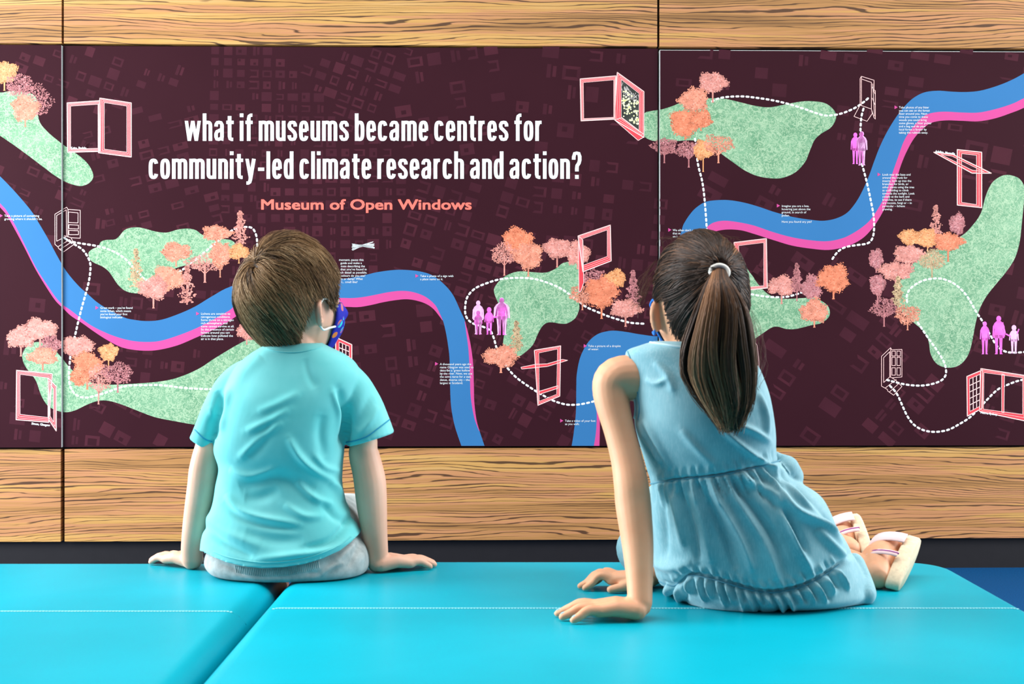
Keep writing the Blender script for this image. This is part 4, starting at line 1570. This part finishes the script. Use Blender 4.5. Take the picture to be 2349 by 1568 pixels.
def seam_on(name, pts, r, mat, parent, lift=0.0006, bv_=None, sub=6):
    p = on_surface(bv_ or bv, catmull(pts, sub), lift)
    if len(p) > 2:
        v, f = tube(p, r, 6)
        return mesh_obj(name, v, f, mat, parent, True)


seam_on('sleeve_stitching', [(447, 985), (462, 1000), (474, 1008), (486, 1012)], .0012, STITCH, shirt)
seam_on('sleeve_stitching', [(893, 962), (870, 980), (842, 1000), (815, 1010), (794, 1014)], .0012, STITCH, shirt)
seam_on('collar_seam', [(612, 800), (640, 806), (675, 808), (710, 803), (738, 796)], .0011, SHIRT, shirt)
seam_on('hem_stitching', [(a, b - 13) for a, b in zip(hemx[2:-2], hemy[2:-2])], .0009, SHIRT, shirt)
# ribbed collar
cv = []
for k in range(40):
    a = 2 * math.pi * k / 40
    c = P(674, 789, DB - .002)
    cv.append((c.x + .0535 * math.cos(a), c.y + .052 * math.sin(a), c.z + .004 * math.sin(a) - .002))
cv.append(cv[0])
v, f = tube(cv, .0052, 10, 1.0, False)
mesh_obj('collar', v, f, SHIRT, shirt, True)

# shorts
parts = [slab_rings([(1205, 506, 806, DB, .092), (1235, 492, 828, DB, .104), (1262, 478, 846, DB, .1145), (1285, 473, 849, DB, .1215), (1300, 480, 846, DB, .1215), (1309, 492, 838, DB, .116), (1312, 510, 820, DB, .10)], 2.5, 64)]
for s, x in ((-1, -0.525), (1, -0.345)):
    parts.append(tube(catmull([(x * 0.7 + 0.3 * -0.44, 2.80, 0.512), (x, 2.95, 0.51), (x + s * 0.01, 3.06, 0.495)], 5), np.linspace(0.073, 0.064, 11), 22, 1.0, False))
me = remesh(parts, 0.0032, 4)
folds(me, [([(530, 1316), (600, 1328), (700, 1328)], 6, .003), ([(500, 1290), (530, 1300), (560, 1318)], 5, -.004), ([(770, 1290), (790, 1270), (815, 1245)], 7, .005), ([(800, 1300), (812, 1275), (825, 1240)], 6, -.005),
           ([(735, 1320), (760, 1300), (790, 1290)], 6, .004), ([(830, 1230), (835, 1260), (830, 1290)], 6, .004), ([(700, 1315), (740, 1312)], 6, -.003)])
shorts = finish(me, 'shorts', SHORTS, boy)
b2 = bvh_of(me)
for k in range(46):       # ribbed waistband
    t = k / 45
    x = 540 + 190 * t
    y = np.interp(x, hemx, hemy) + 4
    q = on_surface(b2, [(x, y), (x + 1.0, y + 7), (x + 2.0, y + 14)], 0.0002)
    if len(q) == 3:
        if k == 0:
            rib = []
        rib.append(tube(q, .0011, 5))
v, f = join(rib)
tag(mesh_obj('waistband_ribbing', v, f, SHORTS, shorts, True), kind='stuff')
for s, x in ((-1, -0.525), (1, -0.345)):
    pc = [tube([(x + s * .01, 3.09, .055), (x + s * .015, 3.16, .05), (x + s * .02, 3.27, .038)], [.037, .038, .03], 18), tube([(x + s * .01, 3.115, .06), (x + s * .01, 3.118, .115)], [.037, .037], 18)]
    sh = finish(remesh(pc, .004, 3), 'shoe', DARK, boy)
    v, f = tube([(x + s * .01, 3.075, .018), (x + s * .015, 3.16, .018), (x + s * .02, 3.285, .018)], [.036, .039, .03], 18, 0.5)
    mesh_obj('sole', v, f, RUBBER, sh, True)


def mask_print():
    t = NT('blue_print_mask', 0.75, 0.2)
    v = t.coords()
    vo = t.n('ShaderNodeTexVoronoi')
    vo.inputs['Scale'].default_value = 42.0
    t.l(v, vo.inputs['Vector'])
    spots = t.math('LESS_THAN', vo.outputs['Distance'], 0.36)
    hue = t.noise(v, 30.0, 1.0)
    sc = t.ramp(hue, [(0.45, lin((60, 206, 214))), (0.5, lin((40, 70, 190))), (0.62, lin((230, 130, 60)))])
    t.base(t.mix(spots, lin((38, 44, 168)), sc))
    return t.m


ELASTIC = plain('white_elastic', (240, 240, 236), 0.7)
mask_mesh(HB, 60, mask_print(), boy, ELASTIC)

# hair of the boy: radiates from a whorl high on the back of the head
HAIRB = hair_material('brown_hair', [(0.0, lin((34, 25, 18))), (0.35, lin((96, 72, 48))), (0.7, lin((148, 116, 80))), (1.0, lin((190, 162, 124)))], 0.5, 0.22)
R3 = np.array(HB.to_3x3())


def cap_extra(M, okf, off, nu=90, nv=60):
    idx = {}
    V, Fc = [], []
    dirs = np.array([[math.sin(math.pi * k / nv) * math.cos(2 * math.pi * i / nu), math.sin(math.pi * k / nv) * math.sin(2 * math.pi * i / nu), -math.cos(math.pi * k / nv)] for k in range(1, nv) for i in range(nu)])
    ok = okf(dirs)
    p = head_local(dirs)
    p = p + unit(p) * off
    V = world_pts(M, p)
    for k in range(nv - 2):
        for i in range(nu):
            j = (i + 1) % nu
            q = (k * nu + i, k * nu + j, (k + 1) * nu + j, (k + 1) * nu + i)
            if all(ok[list(q)]):
                Fc.append(q)
    # crown closes
    return V, Fc


wv = np.array(P(592, 600, 2.72) - hb)
uw = unit((R3.T @ np.array([-0.078, -0.055, 0.066])))
N = 13500
u0 = unit(rng.normal(size=(N * 3, 3)))
u0 = u0[scalp_ok(u0, -0.80, 0.10, 0.5)][:N]
N = len(u0)
K = 9
grav = R3.T @ np.array([0, 0, -1.0])
pts = np.zeros((N, K, 3))
u = u0.copy()
cosw = np.clip(u0 @ uw, -1, 1)
angw = np.arccos(cosw)
clump = rng.normal(size=(220, 3))
cdir = unit(rng.normal(size=(220, 3)))
near = np.argmax(u0 @ cdir.T, axis=1)
length = 0.066 * (0.75 + 0.5 * rng.random(N)) * np.where(u0[:, 2] < -0.25, 0.62, 1.0)
back = np.clip((u0 @ unit(R3.T @ np.array([-0.8, -0.45, 0.15]))), 0, 1)
lift = (0.006 + 0.009 * rng.random(N) + 0.022 * back ** 2) * np.where(u0[:, 2] < -0.3, 0.55, 1.0)
jit = np.stack([np.zeros(N), np.zeros(N), -0.12 * rng.random(N) ** 2 + 0.03 * rng.normal(size=N)], 1)
swirl = 0.35 * np.exp(-(angw / 0.5) ** 2)
for k in range(K):
    s = k / (K - 1)
    p = head_local(u)
    prof = (s ** 0.55) * (1 - 0.25 * s * s)
    pts[:, k] = p + unit(p) * (0.003 + lift * prof)[:, None]
    away = -(uw - (u @ uw)[:, None] * u)
    away = unit(away)
    tw = np.cross(u, away)
    g = grav - (u @ grav)[:, None] * u
    w = 0.35 + 0.85 * s
    d = away * 1.0 + tw * swirl[:, None] + g * (w * np.clip(angw / 1.0, 0.15, 1.2))[:, None] + 0.24 * clump[near] + 0.05 * rng.normal(size=(N, 3))
    d = unit(d - (np.sum(d * u, 1))[:, None] * u)
    un = unit(u + d * (length / (K - 1) / 0.105)[:, None])
    inside = scalp_ok(un + jit, -0.86, -0.06, 0.40)
    u = np.where(inside[:, None], un, u + 0.15 * (un - u))
pts = world_pts(HB, pts)
shade = np.clip(0.48 + 0.15 * rng.normal(size=N) + 0.19 * clump[near][:, 0], 0, 1)
cv_, cf_ = cap_extra(HB, lambda d: scalp_ok(d, -0.80, 0.10, 0.5), 0.004)
strands_mesh('hair', pts, np.linspace(0.00066, 0.00022, K), shade, HAIRB, boy, (cv_, cf_, 0.05))

# ------------------------------------------------------------------ the girl
DG = 2.49
HG = head_matrix(P(1604, 686, DG), math.radians(-13), math.radians(2), math.radians(3))
body = [xform(head_piece(), HG), xform(ear_piece(1), HG), xform(ear_piece(-1), HG)]
body.append(tube([HG @ Vector((0.0, -0.018, -0.055)), P(1590, 800, DG), P(1590, 870, DG + 0.01)], [0.046, 0.043, 0.055], 24))
body.append(slab_rings([(820, 1470, 1700, DG, .055), (850, 1440, 1700, DG, .060), (900, 1455, 1715, DG - .005, .068), (980, 1475, 1735, DG - .005, .072), (1080, 1505, 1750, DG, .072), (1180, 1540, 1850, DG + .01, .085),
                        (1280, 1555, 1890, DG + .03, .095), (1330, 1560, 1880, DG + .05, .09)]))
armG = [(1475, 868, 2.485, .042), (1415, 868, 2.475, .0375), (1402, 905, 2.468, .0318), (1420, 985, 2.45, .0268), (1437, 1050, 2.435, .0275), (1448, 1112, 2.42, .0298), (1453, 1160, 2.412, .0305), (1463, 1250, 2.39, .0268), (1467, 1330, 2.368, .0222), (1468, 1385, 2.352, .0205)]
pts = catmull([tuple(P(a, b, d)) + (r,) for a, b, d, r in armG], 5)
body.append(tube(pts[:, :3], pts[:, 3], 20))
hg, tipsG = hand_pieces(seat_pt(1455, 1421), (-0.985, 0.03, 0), (0.05, 1, 0), 1.02, 1.7, 0.026)
body += hg
# far arm reaches across in front of her and rests beside her knee
armF = [(1668, 890, 2.51, .034), (1690, 960, 2.58, .030), (1690, 1100, 2.66, .028), (1600, 1220, 2.68, .026), (1500, 1312, 2.645, .0215), (1478, 1328, 2.64, .020)]
pts = catmull([tuple(P(a, b, d)) + (r,) for a, b, d, r in armF], 5)
body.append(tube(pts[:, :3], pts[:, 3], 18))
hg2, _ = hand_pieces(seat_pt(1478, 1352), (-0.98, 0.10, 0), (-0.2, -1, 0), 0.95, 1.15, 0.030, curl=0.006)
body += hg2
# folded legs
kneeA, kneeB = Vector((0.262, 2.73, SEAT + 0.062)), Vector((0.33, 2.83, SEAT + 0.12))
pelv = Vector((0.412, 2.56, SEAT + 0.082))
ankA = P(1992, 1308, 2.655)
ankB = P(1945, 1262, 2.78)
body.append(tube(catmull([pelv + Vector((-.02, -.02, .01)), Vector((0.30, 2.66, SEAT + .075)), kneeA], 5), np.linspace(.072, .048, 11), 18))
body.append(tube(catmull([kneeA, Vector((0.45, 2.78, SEAT + .055)), Vector((0.58, 2.70, SEAT + .045)), ankA], 5), np.interp(np.linspace(0, 1, 16), [0, .4, 1], [.047, .043, .026]), 18))
body.append(tube(catmull([pelv + Vector((.06, .03, .02)), Vector((0.40, 2.74, SEAT + .10)), kneeB], 5), np.linspace(.07, .047, 11), 18))
body.append(tube(catmull([kneeB, Vector((0.50, 2.86, SEAT + .09)), ankB], 6), np.interp(np.linspace(0, 1, 13), [0, .4, 1], [.046, .043, .026]), 18))
# near foot: heel towards the camera, toes up and away, sole facing outwards
heel, toe = P(2012, 1318, 2.63), P(2052, 1243, 2.755)
body.append(tube(catmull([ankA, (ankA + heel) / 2 + Vector((0, -.004, -.003)), heel + Vector((-.004, .0, .002))], 4), [.0275, .028, .0285, .029, .0285, .028, .027, .026, .025], 16))
body.append(tube(catmull([heel, heel.lerp(toe, .35) + Vector((-.014, 0, .004)), heel.lerp(toe, .7) + Vector((-.006, 0, .0)), toe], 5), np.interp(np.linspace(0, 1, 16), [0, .35, .7, 1], [.026, .03, .027, .016]), 16))
heel2, toe2 = P(1950, 1268, 2.78), P(1925, 1205, 2.90)
body.append(tube(catmull([ankB, heel2.lerp(toe2, .3) + Vector((-.012, 0, 0)), heel2.lerp(toe2, .7), toe2], 5), np.interp(np.linspace(0, 1, 16), [0, .35, .7, 1], [.026, .028, .026, .016]), 16))
girl = finish(remesh(body, 0.0027, 3), 'person', SKIN2)
tag(girl, 'child in sleeveless light denim dress with long brown ponytail, sitting sideways on bench', 'person')
eyes(HG, girl)
NAIL = plain('pale_blue_nail', (150, 196, 206), 0.25, 0.5)
for a, b in tipsG[1:]:
    d = (b - a).normalized()
    c = b - d * 0.0015 + Vector((0, 0, 0.0062))
    v, f = ellipsoid((0, 0, 0), .0048, .0034, .0011, 12, 8)
    M = Matrix.Translation(c) @ d.to_track_quat('X', 'Z').to_matrix().to_4x4()
    mesh_obj('fingernail', [tuple(M @ Vector(p)) for p in v], f, NAIL, girl, True)

DENIM = cloth_material('light_denim', (112, 166, 180), (152, 198, 208), 10.0, 700.0, 0.10)
PIPE = plain('pale_piping', (190, 222, 230), 0.8)
SEAMC = plain('denim_seam', (92, 148, 168), 0.85)
parts = [slab_rings([(782, 1500, 1672, DG - .004, .050), (792, 1468, 1690, DG - .004, .060), (806, 1436, 1708, DG - .003, .066), (835, 1440, 1736, DG - .004, .076), (870, 1449, 1752, DG - .008, .084), (910, 1453, 1765, DG - .010, .090),
                     (960, 1456, 1774, DG - .010, .093), (1000, 1466, 1778, DG - .008, .094), (1050, 1481, 1780, DG - .004, .094), (1090, 1490, 1806, DG, .095), (1110, 1493, 1842, DG + .004, .100), (1140, 1495, 1884, DG + .01, .110),
                     (1200, 1497, 1915, DG + .02, .122), (1250, 1499, 1943, DG + .035, .140), (1300, 1502, 1968, DG + .055, .158), (1330, 1508, 1980, DG + .07, .170), (1348, 1520, 1985, DG + .075, .172), (1360, 1540, 1975, DG + .08, .16)], 2.2, 96)]
# the gathered front over her knees and the bunched cloth at the far hip
parts.append(tube(catmull([pelv, Vector((0.31, 2.66, SEAT + .085)), Vector((0.256, 2.735, SEAT + .058))], 5), np.linspace(.088, .056, 11), 20))
parts.append(tube(catmull([pelv + Vector((.06, .03, .02)), Vector((0.40, 2.76, SEAT + .11)), Vector((0.32, 2.85, SEAT + .12))], 5), np.linspace(.085, .062, 11), 20))
parts.append(ellipsoid(P(1800, 1074, 2.505), .026, .03, .024))
parts.append(ellipsoid(P(1818, 1092, 2.515), .019, .03, .022))
parts.append(tube([P(1770, 1040, 2.50), P(1800, 1054, 2.50), P(1828, 1078, 2.50)], [.006, .010, .009], 10))
parts.append(tube(catmull([P(1960, 1290, 2.56), P(1978, 1335, 2.53), P(1985, 1362, 2.49)], 4), np.linspace(.018, .020, 9), 14))
parts.append(tube(catmull([P(1860, 1380, 2.46), P(1930, 1376, 2.47), P(1990, 1362, 2.49)], 4), np.linspace(.016, .015, 9), 14))
me = remesh(parts, 0.003, 4)
FG = [
    ([(1656, 984), (1710, 1030), (1752, 1061), (1800, 1085)], 8, .007), ([(1453, 965), (1472, 1027), (1495, 1096)], 7, .004), ([(1465, 965), (1490, 1020), (1518, 1065)], 7, .005), ([(1475, 960), (1505, 1010), (1541, 1076)], 7, .004),
    ([(1690, 973), (1730, 990), (1767, 1015)], 8, .006), ([(1560, 985), (1600, 1030), (1640, 1070)], 10, .003), ([(1480, 1000), (1500, 1050), (1512, 1090)], 6, -.004),
    ([(1533, 1103), (1556, 1180), (1568, 1256)], 10, .006), ([(1580, 1103), (1614, 1199), (1633, 1295)], 11, .006), ([(1618, 1099), (1690, 1218), (1729, 1314)], 11, .008), ([(1655, 1096), (1748, 1237), (1786, 1333)], 10, .006),
    ([(1698, 1088), (1775, 1141), (1817, 1237), (1863, 1314)], 10, .012), ([(1760, 1088), (1817, 1164), (1878, 1199), (1930, 1250)], 10, .010), ([(1786, 1103), (1863, 1164), (1909, 1226)], 9, .007), ([(1870, 1210), (1905, 1250), (1945, 1285)], 9, .007),
    ([(1550, 1103), (1585, 1200), (1605, 1290)], 9, -.006), ([(1600, 1103), (1655, 1210), (1690, 1310)], 10, -.008), ([(1675, 1096), (1770, 1225), (1810, 1330)], 10, -.007), ([(1730, 1096), (1800, 1180), (1850, 1270)], 10, -.010),
    ([(1510, 1120), (1522, 1200), (1528, 1280)], 9, -.005), ([(1500, 1290), (1540, 1300), (1590, 1290)], 13, .006), ([(1820, 1110), (1880, 1180), (1925, 1220)], 8, -.006),
    ([(1508, 1330), (1545, 1343), (1579, 1320), (1633, 1328), (1748, 1358), (1825, 1350), (1882, 1325), (1925, 1295), (1950, 1270)], 7, -.010),
    ([(1540, 1380), (1600, 1388), (1700, 1400), (1780, 1404)], 6, .005), ([(1493, 1108), (1560, 1098), (1640, 1090), (1720, 1074), (1790, 1055)], 4, -.004),
    ([(1500, 830), (1530, 860), (1545, 900)], 9, .003), ([(1480, 870), (1505, 880), (1530, 870)], 7, .003), ([(1740, 900), (1755, 950), (1760, 1000)], 7, .005)]
sx, sy = [1493, 1560, 1640, 1720, 1790], [1108, 1098, 1090, 1074, 1055]
for k in range(30):
    x = 1498 + 285 * k / 29 + random.uniform(-3, 3)
    y = np.interp(x, sx, sy)
    ln = random.uniform(28, 75)
    lean = np.interp(x, [1498, 1790], [0.05, 0.75])
    FG.append(([(x, y + 2), (x + lean * ln * .5, y + ln * .5), (x + lean * ln, y + ln)], 3.6, .0035 if k % 2 else -.0035))
    FG.append(([(x, y - 2), (x - 2, y - 14), (x - 4, y - 26)], 3.2, .0012 if k % 2 else -.0012))
tx, ty = [1508, 1545, 1579, 1633, 1748, 1825, 1882, 1925], [1330, 1343, 1320, 1328, 1358, 1350, 1325, 1295]
for k in range(36):
    x = 1515 + 400 * k / 35 + random.uniform(-3, 3)
    y = np.interp(x, tx, ty)
    ln = random.uniform(30, 55)
    lean = np.interp(x, [1515, 1920], [0.3, 0.55])
    FG.append(([(x, y + 3), (x + lean * ln * .5, y + ln * .5), (x + lean * ln, y + ln)], 4.5, .006 if k % 2 else -.005))
    FG.append(([(x, y - 3), (x - lean * 12, y - 12), (x - lean * 26, y - 26)], 3.6, .002 if k % 2 else -.002))
folds(me, [(a, b * 0.9, c * 1.8) for a, b, c in FG])
# armhole: cut the cloth away around the near shoulder
bm = bmesh.new()
bm.from_mesh(me)
axx, ayy = [795, 812, 850, 900, 940, 962, 980], [1424, 1433, 1444, 1453, 1457, 1454, 1440]
kill = []
for fc in bm.faces:
    c = fc.calc_center_median()
    px = CX + c.x / c.y * F
    py = HY - (c.z - CZ) / c.y * F
    if 780 < py < 962 and px < np.interp(py, axx, ayy):
        kill.append(fc)
bmesh.ops.delete(bm, geom=kill, context='FACES')
for vt in bm.verts:
    if vt.is_boundary:
        py = HY - (vt.co.z - CZ) / vt.co.y * F
        if 800 < py < 955:
            vt.co.x = (np.interp(py, axx, ayy) - CX) / F * vt.co.y
bmesh.ops.delete(bm, geom=[vt for vt in bm.verts if not vt.link_faces], context='VERTS')
bm.to_mesh(me)
bm.free()
dress = finish(me, 'dress', DENIM, girl)
md = dress.modifiers.new('cloth', 'SOLIDIFY')
md.thickness = 0.0016
bg_ = bvh_of(me)
seam_on('armhole_piping', [(1430, 806), (1438, 826), (1447, 860), (1454, 900), (1458, 935), (1456, 958)], .0018, PIPE, dress, .0008, bg_)
seam_on('armhole_stitching', [(1440, 806), (1448, 826), (1457, 860), (1463, 900), (1467, 935), (1464, 962)], .0013, SEAMC, dress, .0004, bg_)
seam_on('waist_seam', list(zip(sx, [y + 1 for y in sy])), .0016, SEAMC, dress, .0006, bg_)
seam_on('tier_seam', list(zip(tx, ty)), .0014, SEAMC, dress, .0004, bg_)
seam_on('collar_binding', [(1492, 786), (1520, 790), (1560, 796), (1600, 798), (1640, 796)], .0024, PIPE, dress, .0006, bg_)


# sandals with thick rope-look soles
ESPA = plain('beige_platform', (226, 206, 176), 0.85, 0.2, 0.12, 120.0, 0.4)
STRAP = plain('blush_strap', (236, 204, 206), 0.6)
PURPLE = plain('purple_strap_trim', (150, 60, 140), 0.5)


def lift_seat(q):
    return Vector((q.x, q.y, max(q.z, SEAT + .004)))


def sandal(h, t, out, thick, width, label):
    ax = (t - h)
    L = ax.length
    ax.normalize()
    out = Vector(out)
    out = (out - ax * out.dot(ax)).normalized()
    wd = ax.cross(out).normalized()
    rings = []
    for lvl, ins in ((0.0, .003), (.003, 0), (thick - .004, 0), (thick, .004)):
        ring = []
        for k in range(36):
            a = 2 * math.pi * k / 36
            u_ = -math.cos(a) * (L / 2 + .024 - ins)
            w_ = math.sin(a) * (width * (0.86 + 0.16 * (-math.cos(a))) - ins)
            w_ = math.copysign(abs(w_) ** 0.85 * width ** 0.15, w_)
            ring.append(tuple((h + t) / 2 + ax * u_ + wd * w_ + out * (.020 + lvl)))
        rings.append(ring)
    v, f = loft(rings)
    root = mesh_obj('sandal', v, f, ESPA, girl, True)
    root.data.vertices.foreach_set('co', [q for vt in root.data.vertices for q in (vt.co.x, vt.co.y, max(vt.co.z, SEAT + .0012))])
    for s, r, hw, m in ((.72, .036, .019, STRAP), (.22, .037, .009, STRAP)):
        c = h.lerp(t, s)
        rings = []
        for k in range(17):
            a = math.pi * (k / 16)
            d = (wd * math.cos(a) - out * math.sin(a) * 1.72)
            o_ = c + out * .024
            rings.append([tuple(lift_seat(o_ + d * (r + e) + ax * w_)) for e, w_ in ((-.0012, -hw), (.0012, -hw * .9), (.0018, 0), (.0012, hw * .9), (-.0012, hw), (-.0016, 0))])
        v, f = loft(rings)
        mesh_obj('strap', v, f, m, root, True)
    c = h.lerp(t, .2)
    pts = [lift_seat(c + wd * (.038 * math.cos(math.pi * k / 14)) - out * (.038 * math.sin(math.pi * k / 14) * 1.72 - .024) + ax * .004) for k in range(15)]
    v, f = tube(pts, .0022, 8)
    mesh_obj('strap_trim', v, f, PURPLE, root, True)
    return root


sandal(heel, toe, (1, -.12, -.15), .026, .034, '')
sandal(heel2 + Vector((.0, 0, 0)), toe2, (1, -.1, 0.1), .022, .032, '')
BLUECL = plain('blue_mask_cloth', (40, 120, 214), 0.7)
mask_mesh(HG, 58, BLUECL, girl, BLUECL)

# hair drawn back to a high ponytail
HAIRG = hair_material('dark_brown_hair', [(0.0, lin((20, 14, 11))), (0.4, lin((62, 43, 31))), (0.75, lin((132, 92, 62))), (1.0, lin((186, 144, 108)))], 0.45, 0.3)
R3 = np.array(HG.to_3x3())
tie = P(1650, 628, 2.392)
ut = unit(R3.T @ np.array(tie - P(1604, 686, DG)))
N = 11500
u0 = unit(rng.normal(size=(N * 3, 3)))
u0 = u0[scalp_ok(u0, -0.66, 0.08, 0.5) & (u0 @ ut < 0.975)][:N]
N = len(u0)
K = 9
ang = np.arccos(np.clip(u0 @ ut, -1, 1))
pts = np.zeros((N, K, 3))
run = np.minimum(ang - 0.06, 0.9 + 0.5 * rng.random(N))
cdir = unit(rng.normal(size=(160, 3)))
clump = rng.normal(size=(160, 3))
near = np.argmax(u0 @ cdir.T, axis=1)
hl_ = 0.003 + 0.006 * rng.random(N)
for k in range(K):
    s = k / (K - 1)
    a = ang - run * s
    side = unit(u0 - (u0 @ ut)[:, None] * ut)
    sag = 0.10 * np.sin(np.pi * s) * clump[near][:, 0]
    side = unit(side + sag[:, None] * np.cross(ut, side))
    u = ut * np.cos(a)[:, None] + side * np.sin(a)[:, None]
    p = head_local(u)
    closeness = np.exp(-(a / 0.35) ** 2)
    pts[:, k] = p + unit(p) * (0.003 + hl_ * np.sin(np.pi * min(s + 0.12, 1.0)) + 0.010 * closeness + 0.0015 * clump[near][:, 1])[:, None]
pts = world_pts(HG, pts)
shade = np.clip(0.30 + 0.13 * rng.normal(size=N) + 0.10 * clump[near][:, 2], 0, 1)
cv_, cf_ = cap_extra(HG, lambda d: scalp_ok(d, -0.66, 0.08, 0.5), 0.0035)
# loose wisps near the ear and temple
M_ = 70
wis = np.zeros((M_, K, 3))
for i in range(M_):
    side_r = i % 4 == 0
    if side_r:
        x0, y0 = 1722 + rng.normal() * 4, 700 + rng.random() * 40
        path = [(x0, y0, 2.47), (x0 + 14 + rng.normal() * 6, y0 + 50, 2.46), (x0 + 20 + rng.normal() * 10, y0 + 110, 2.44), (x0 + 12 + rng.normal() * 10, y0 + 170, 2.42)]
    elif i % 4 == 1:
        x0, y0 = 1500 + rng.random() * 190, 548 + rng.random() * 10
        path = [(x0, y0 + 18, 2.49), (x0 + rng.normal() * 10, y0 - 4, 2.48), (x0 + rng.normal() * 14 + 8, y0 - 10, 2.48), (x0 + 22 + rng.normal() * 14, y0 - 8 + rng.random() * 10, 2.47)]
    else:
        x0, y0 = 1502 + rng.random() * 10, 590 + rng.random() * 60
        path = [(x0, y0, 2.48), (x0 - 14 - rng.random() * 10, y0 + 20, 2.48), (x0 - 26 - rng.random() * 18, y0 + 50 + rng.normal() * 6, 2.47), (x0 - 36 - rng.random() * 30, y0 + 70 + rng.normal() * 18, 2.46)]
    c = catmull([tuple(P(*q)) for q in path], 8)
    t = np.linspace(0, len(c) - 1, K)
    wis[i] = np.stack([np.interp(t, np.arange(len(c)), c[:, q]) for q in range(3)], 1)
pts = np.concatenate([pts, wis])
shade = np.concatenate([shade, np.full(M_, 0.5)])
rad = np.concatenate([np.tile(np.linspace(0.00060, 0.00052, K), (N, 1)), np.full((M_, K), 0.00022)])
strands_mesh('hair', pts, rad, shade, HAIRG, girl, (cv_, cf_, 0.04))

# ponytail
rows = np.array([(1650, 612, 17, 2.402, .013), (1649, 634, 22, 2.372, .014), (1651, 655, 36, 2.358, .020), (1655, 700, 60, 2.350, .027), (1652, 750, 77, 2.350, .031), (1648, 800, 88, 2.352, .033), (1651, 850, 92, 2.356, .032),
                 (1662, 895, 82, 2.360, .030), (1672, 938, 62, 2.364, .026), (1674, 990, 18, 2.368, .012)], float)
N, K = 5600, 15
ab = rng.normal(size=(N, 2))
ab = ab / np.linalg.norm(ab, axis=1)[:, None] * np.sqrt(rng.random(N))[:, None]
fin = 0.66 + 0.34 * rng.random(N) ** 1.2
tt = np.linspace(0, 1, K)[None, :] * fin[:, None]
r_ = catmull(rows, 8)
s_ = np.linspace(0, 1, len(r_))
g5 = [np.interp(tt, s_, r_[:, q]) for q in range(5)]
cl = unit(rng.normal(size=(60, 2))) * np.sqrt(rng.random(60))[:, None]
nc = np.argmin(((ab[:, None] - cl[None]) ** 2).sum(2), 1)
pull = (0.6 * tt)[:, :, None]
abk = ab[:, None, :] * (1 - pull) + cl[nc][:, None, :] * pull
ph = rng.random(60)[nc][:, None] * 6.28
wave = 0.08 * np.sin(tt * 9 + ph) * tt
pxs = g5[0] + (abk[:, :, 0] + wave) * g5[2]
deps = g5[3] + (abk[:, :, 1] + 0.5 * wave) * g5[4]
pxs = pxs + (rng.normal(size=60)[nc][:, None] * 9 + 4 * rng.normal(size=N)[:, None]) * tt ** 4
pys = g5[1] + 5 * rng.normal(size=N)[:, None] * tt ** 3
X = (pxs - CX) / F * deps
Z = CZ - (pys - HY) / F * g5[3]
pts = np.stack([X, deps, Z], 2)
shade = np.clip(0.40 + 0.22 * rng.normal(size=60)[nc][:, None] + 0.11 * rng.normal(size=N)[:, None] + 0.30 * tt * rng.random(60)[nc][:, None], 0, 1)
strands_mesh('ponytail', pts, np.linspace(0.00064, 0.00034, K), shade, HAIRG, girl)
TIE = plain('white_hair_tie', (226, 226, 220), 0.6)
c0 = P(1650, 624, 2.383)
axis = unit(np.array([0.05, -0.8, 0.25]))
e1 = unit(np.cross(axis, np.array([0, 0, 1.0])))
e2 = np.cross(axis, e1)
v, f = tube([tuple(np.array(c0) + .0150 * (math.cos(a) * e1 + .8 * math.sin(a) * e2)) for a in np.linspace(0, 2 * math.pi, 33)], .0042, 10, 1.0, False)
mesh_obj('hair_tie', v, f, TIE, girl, True)
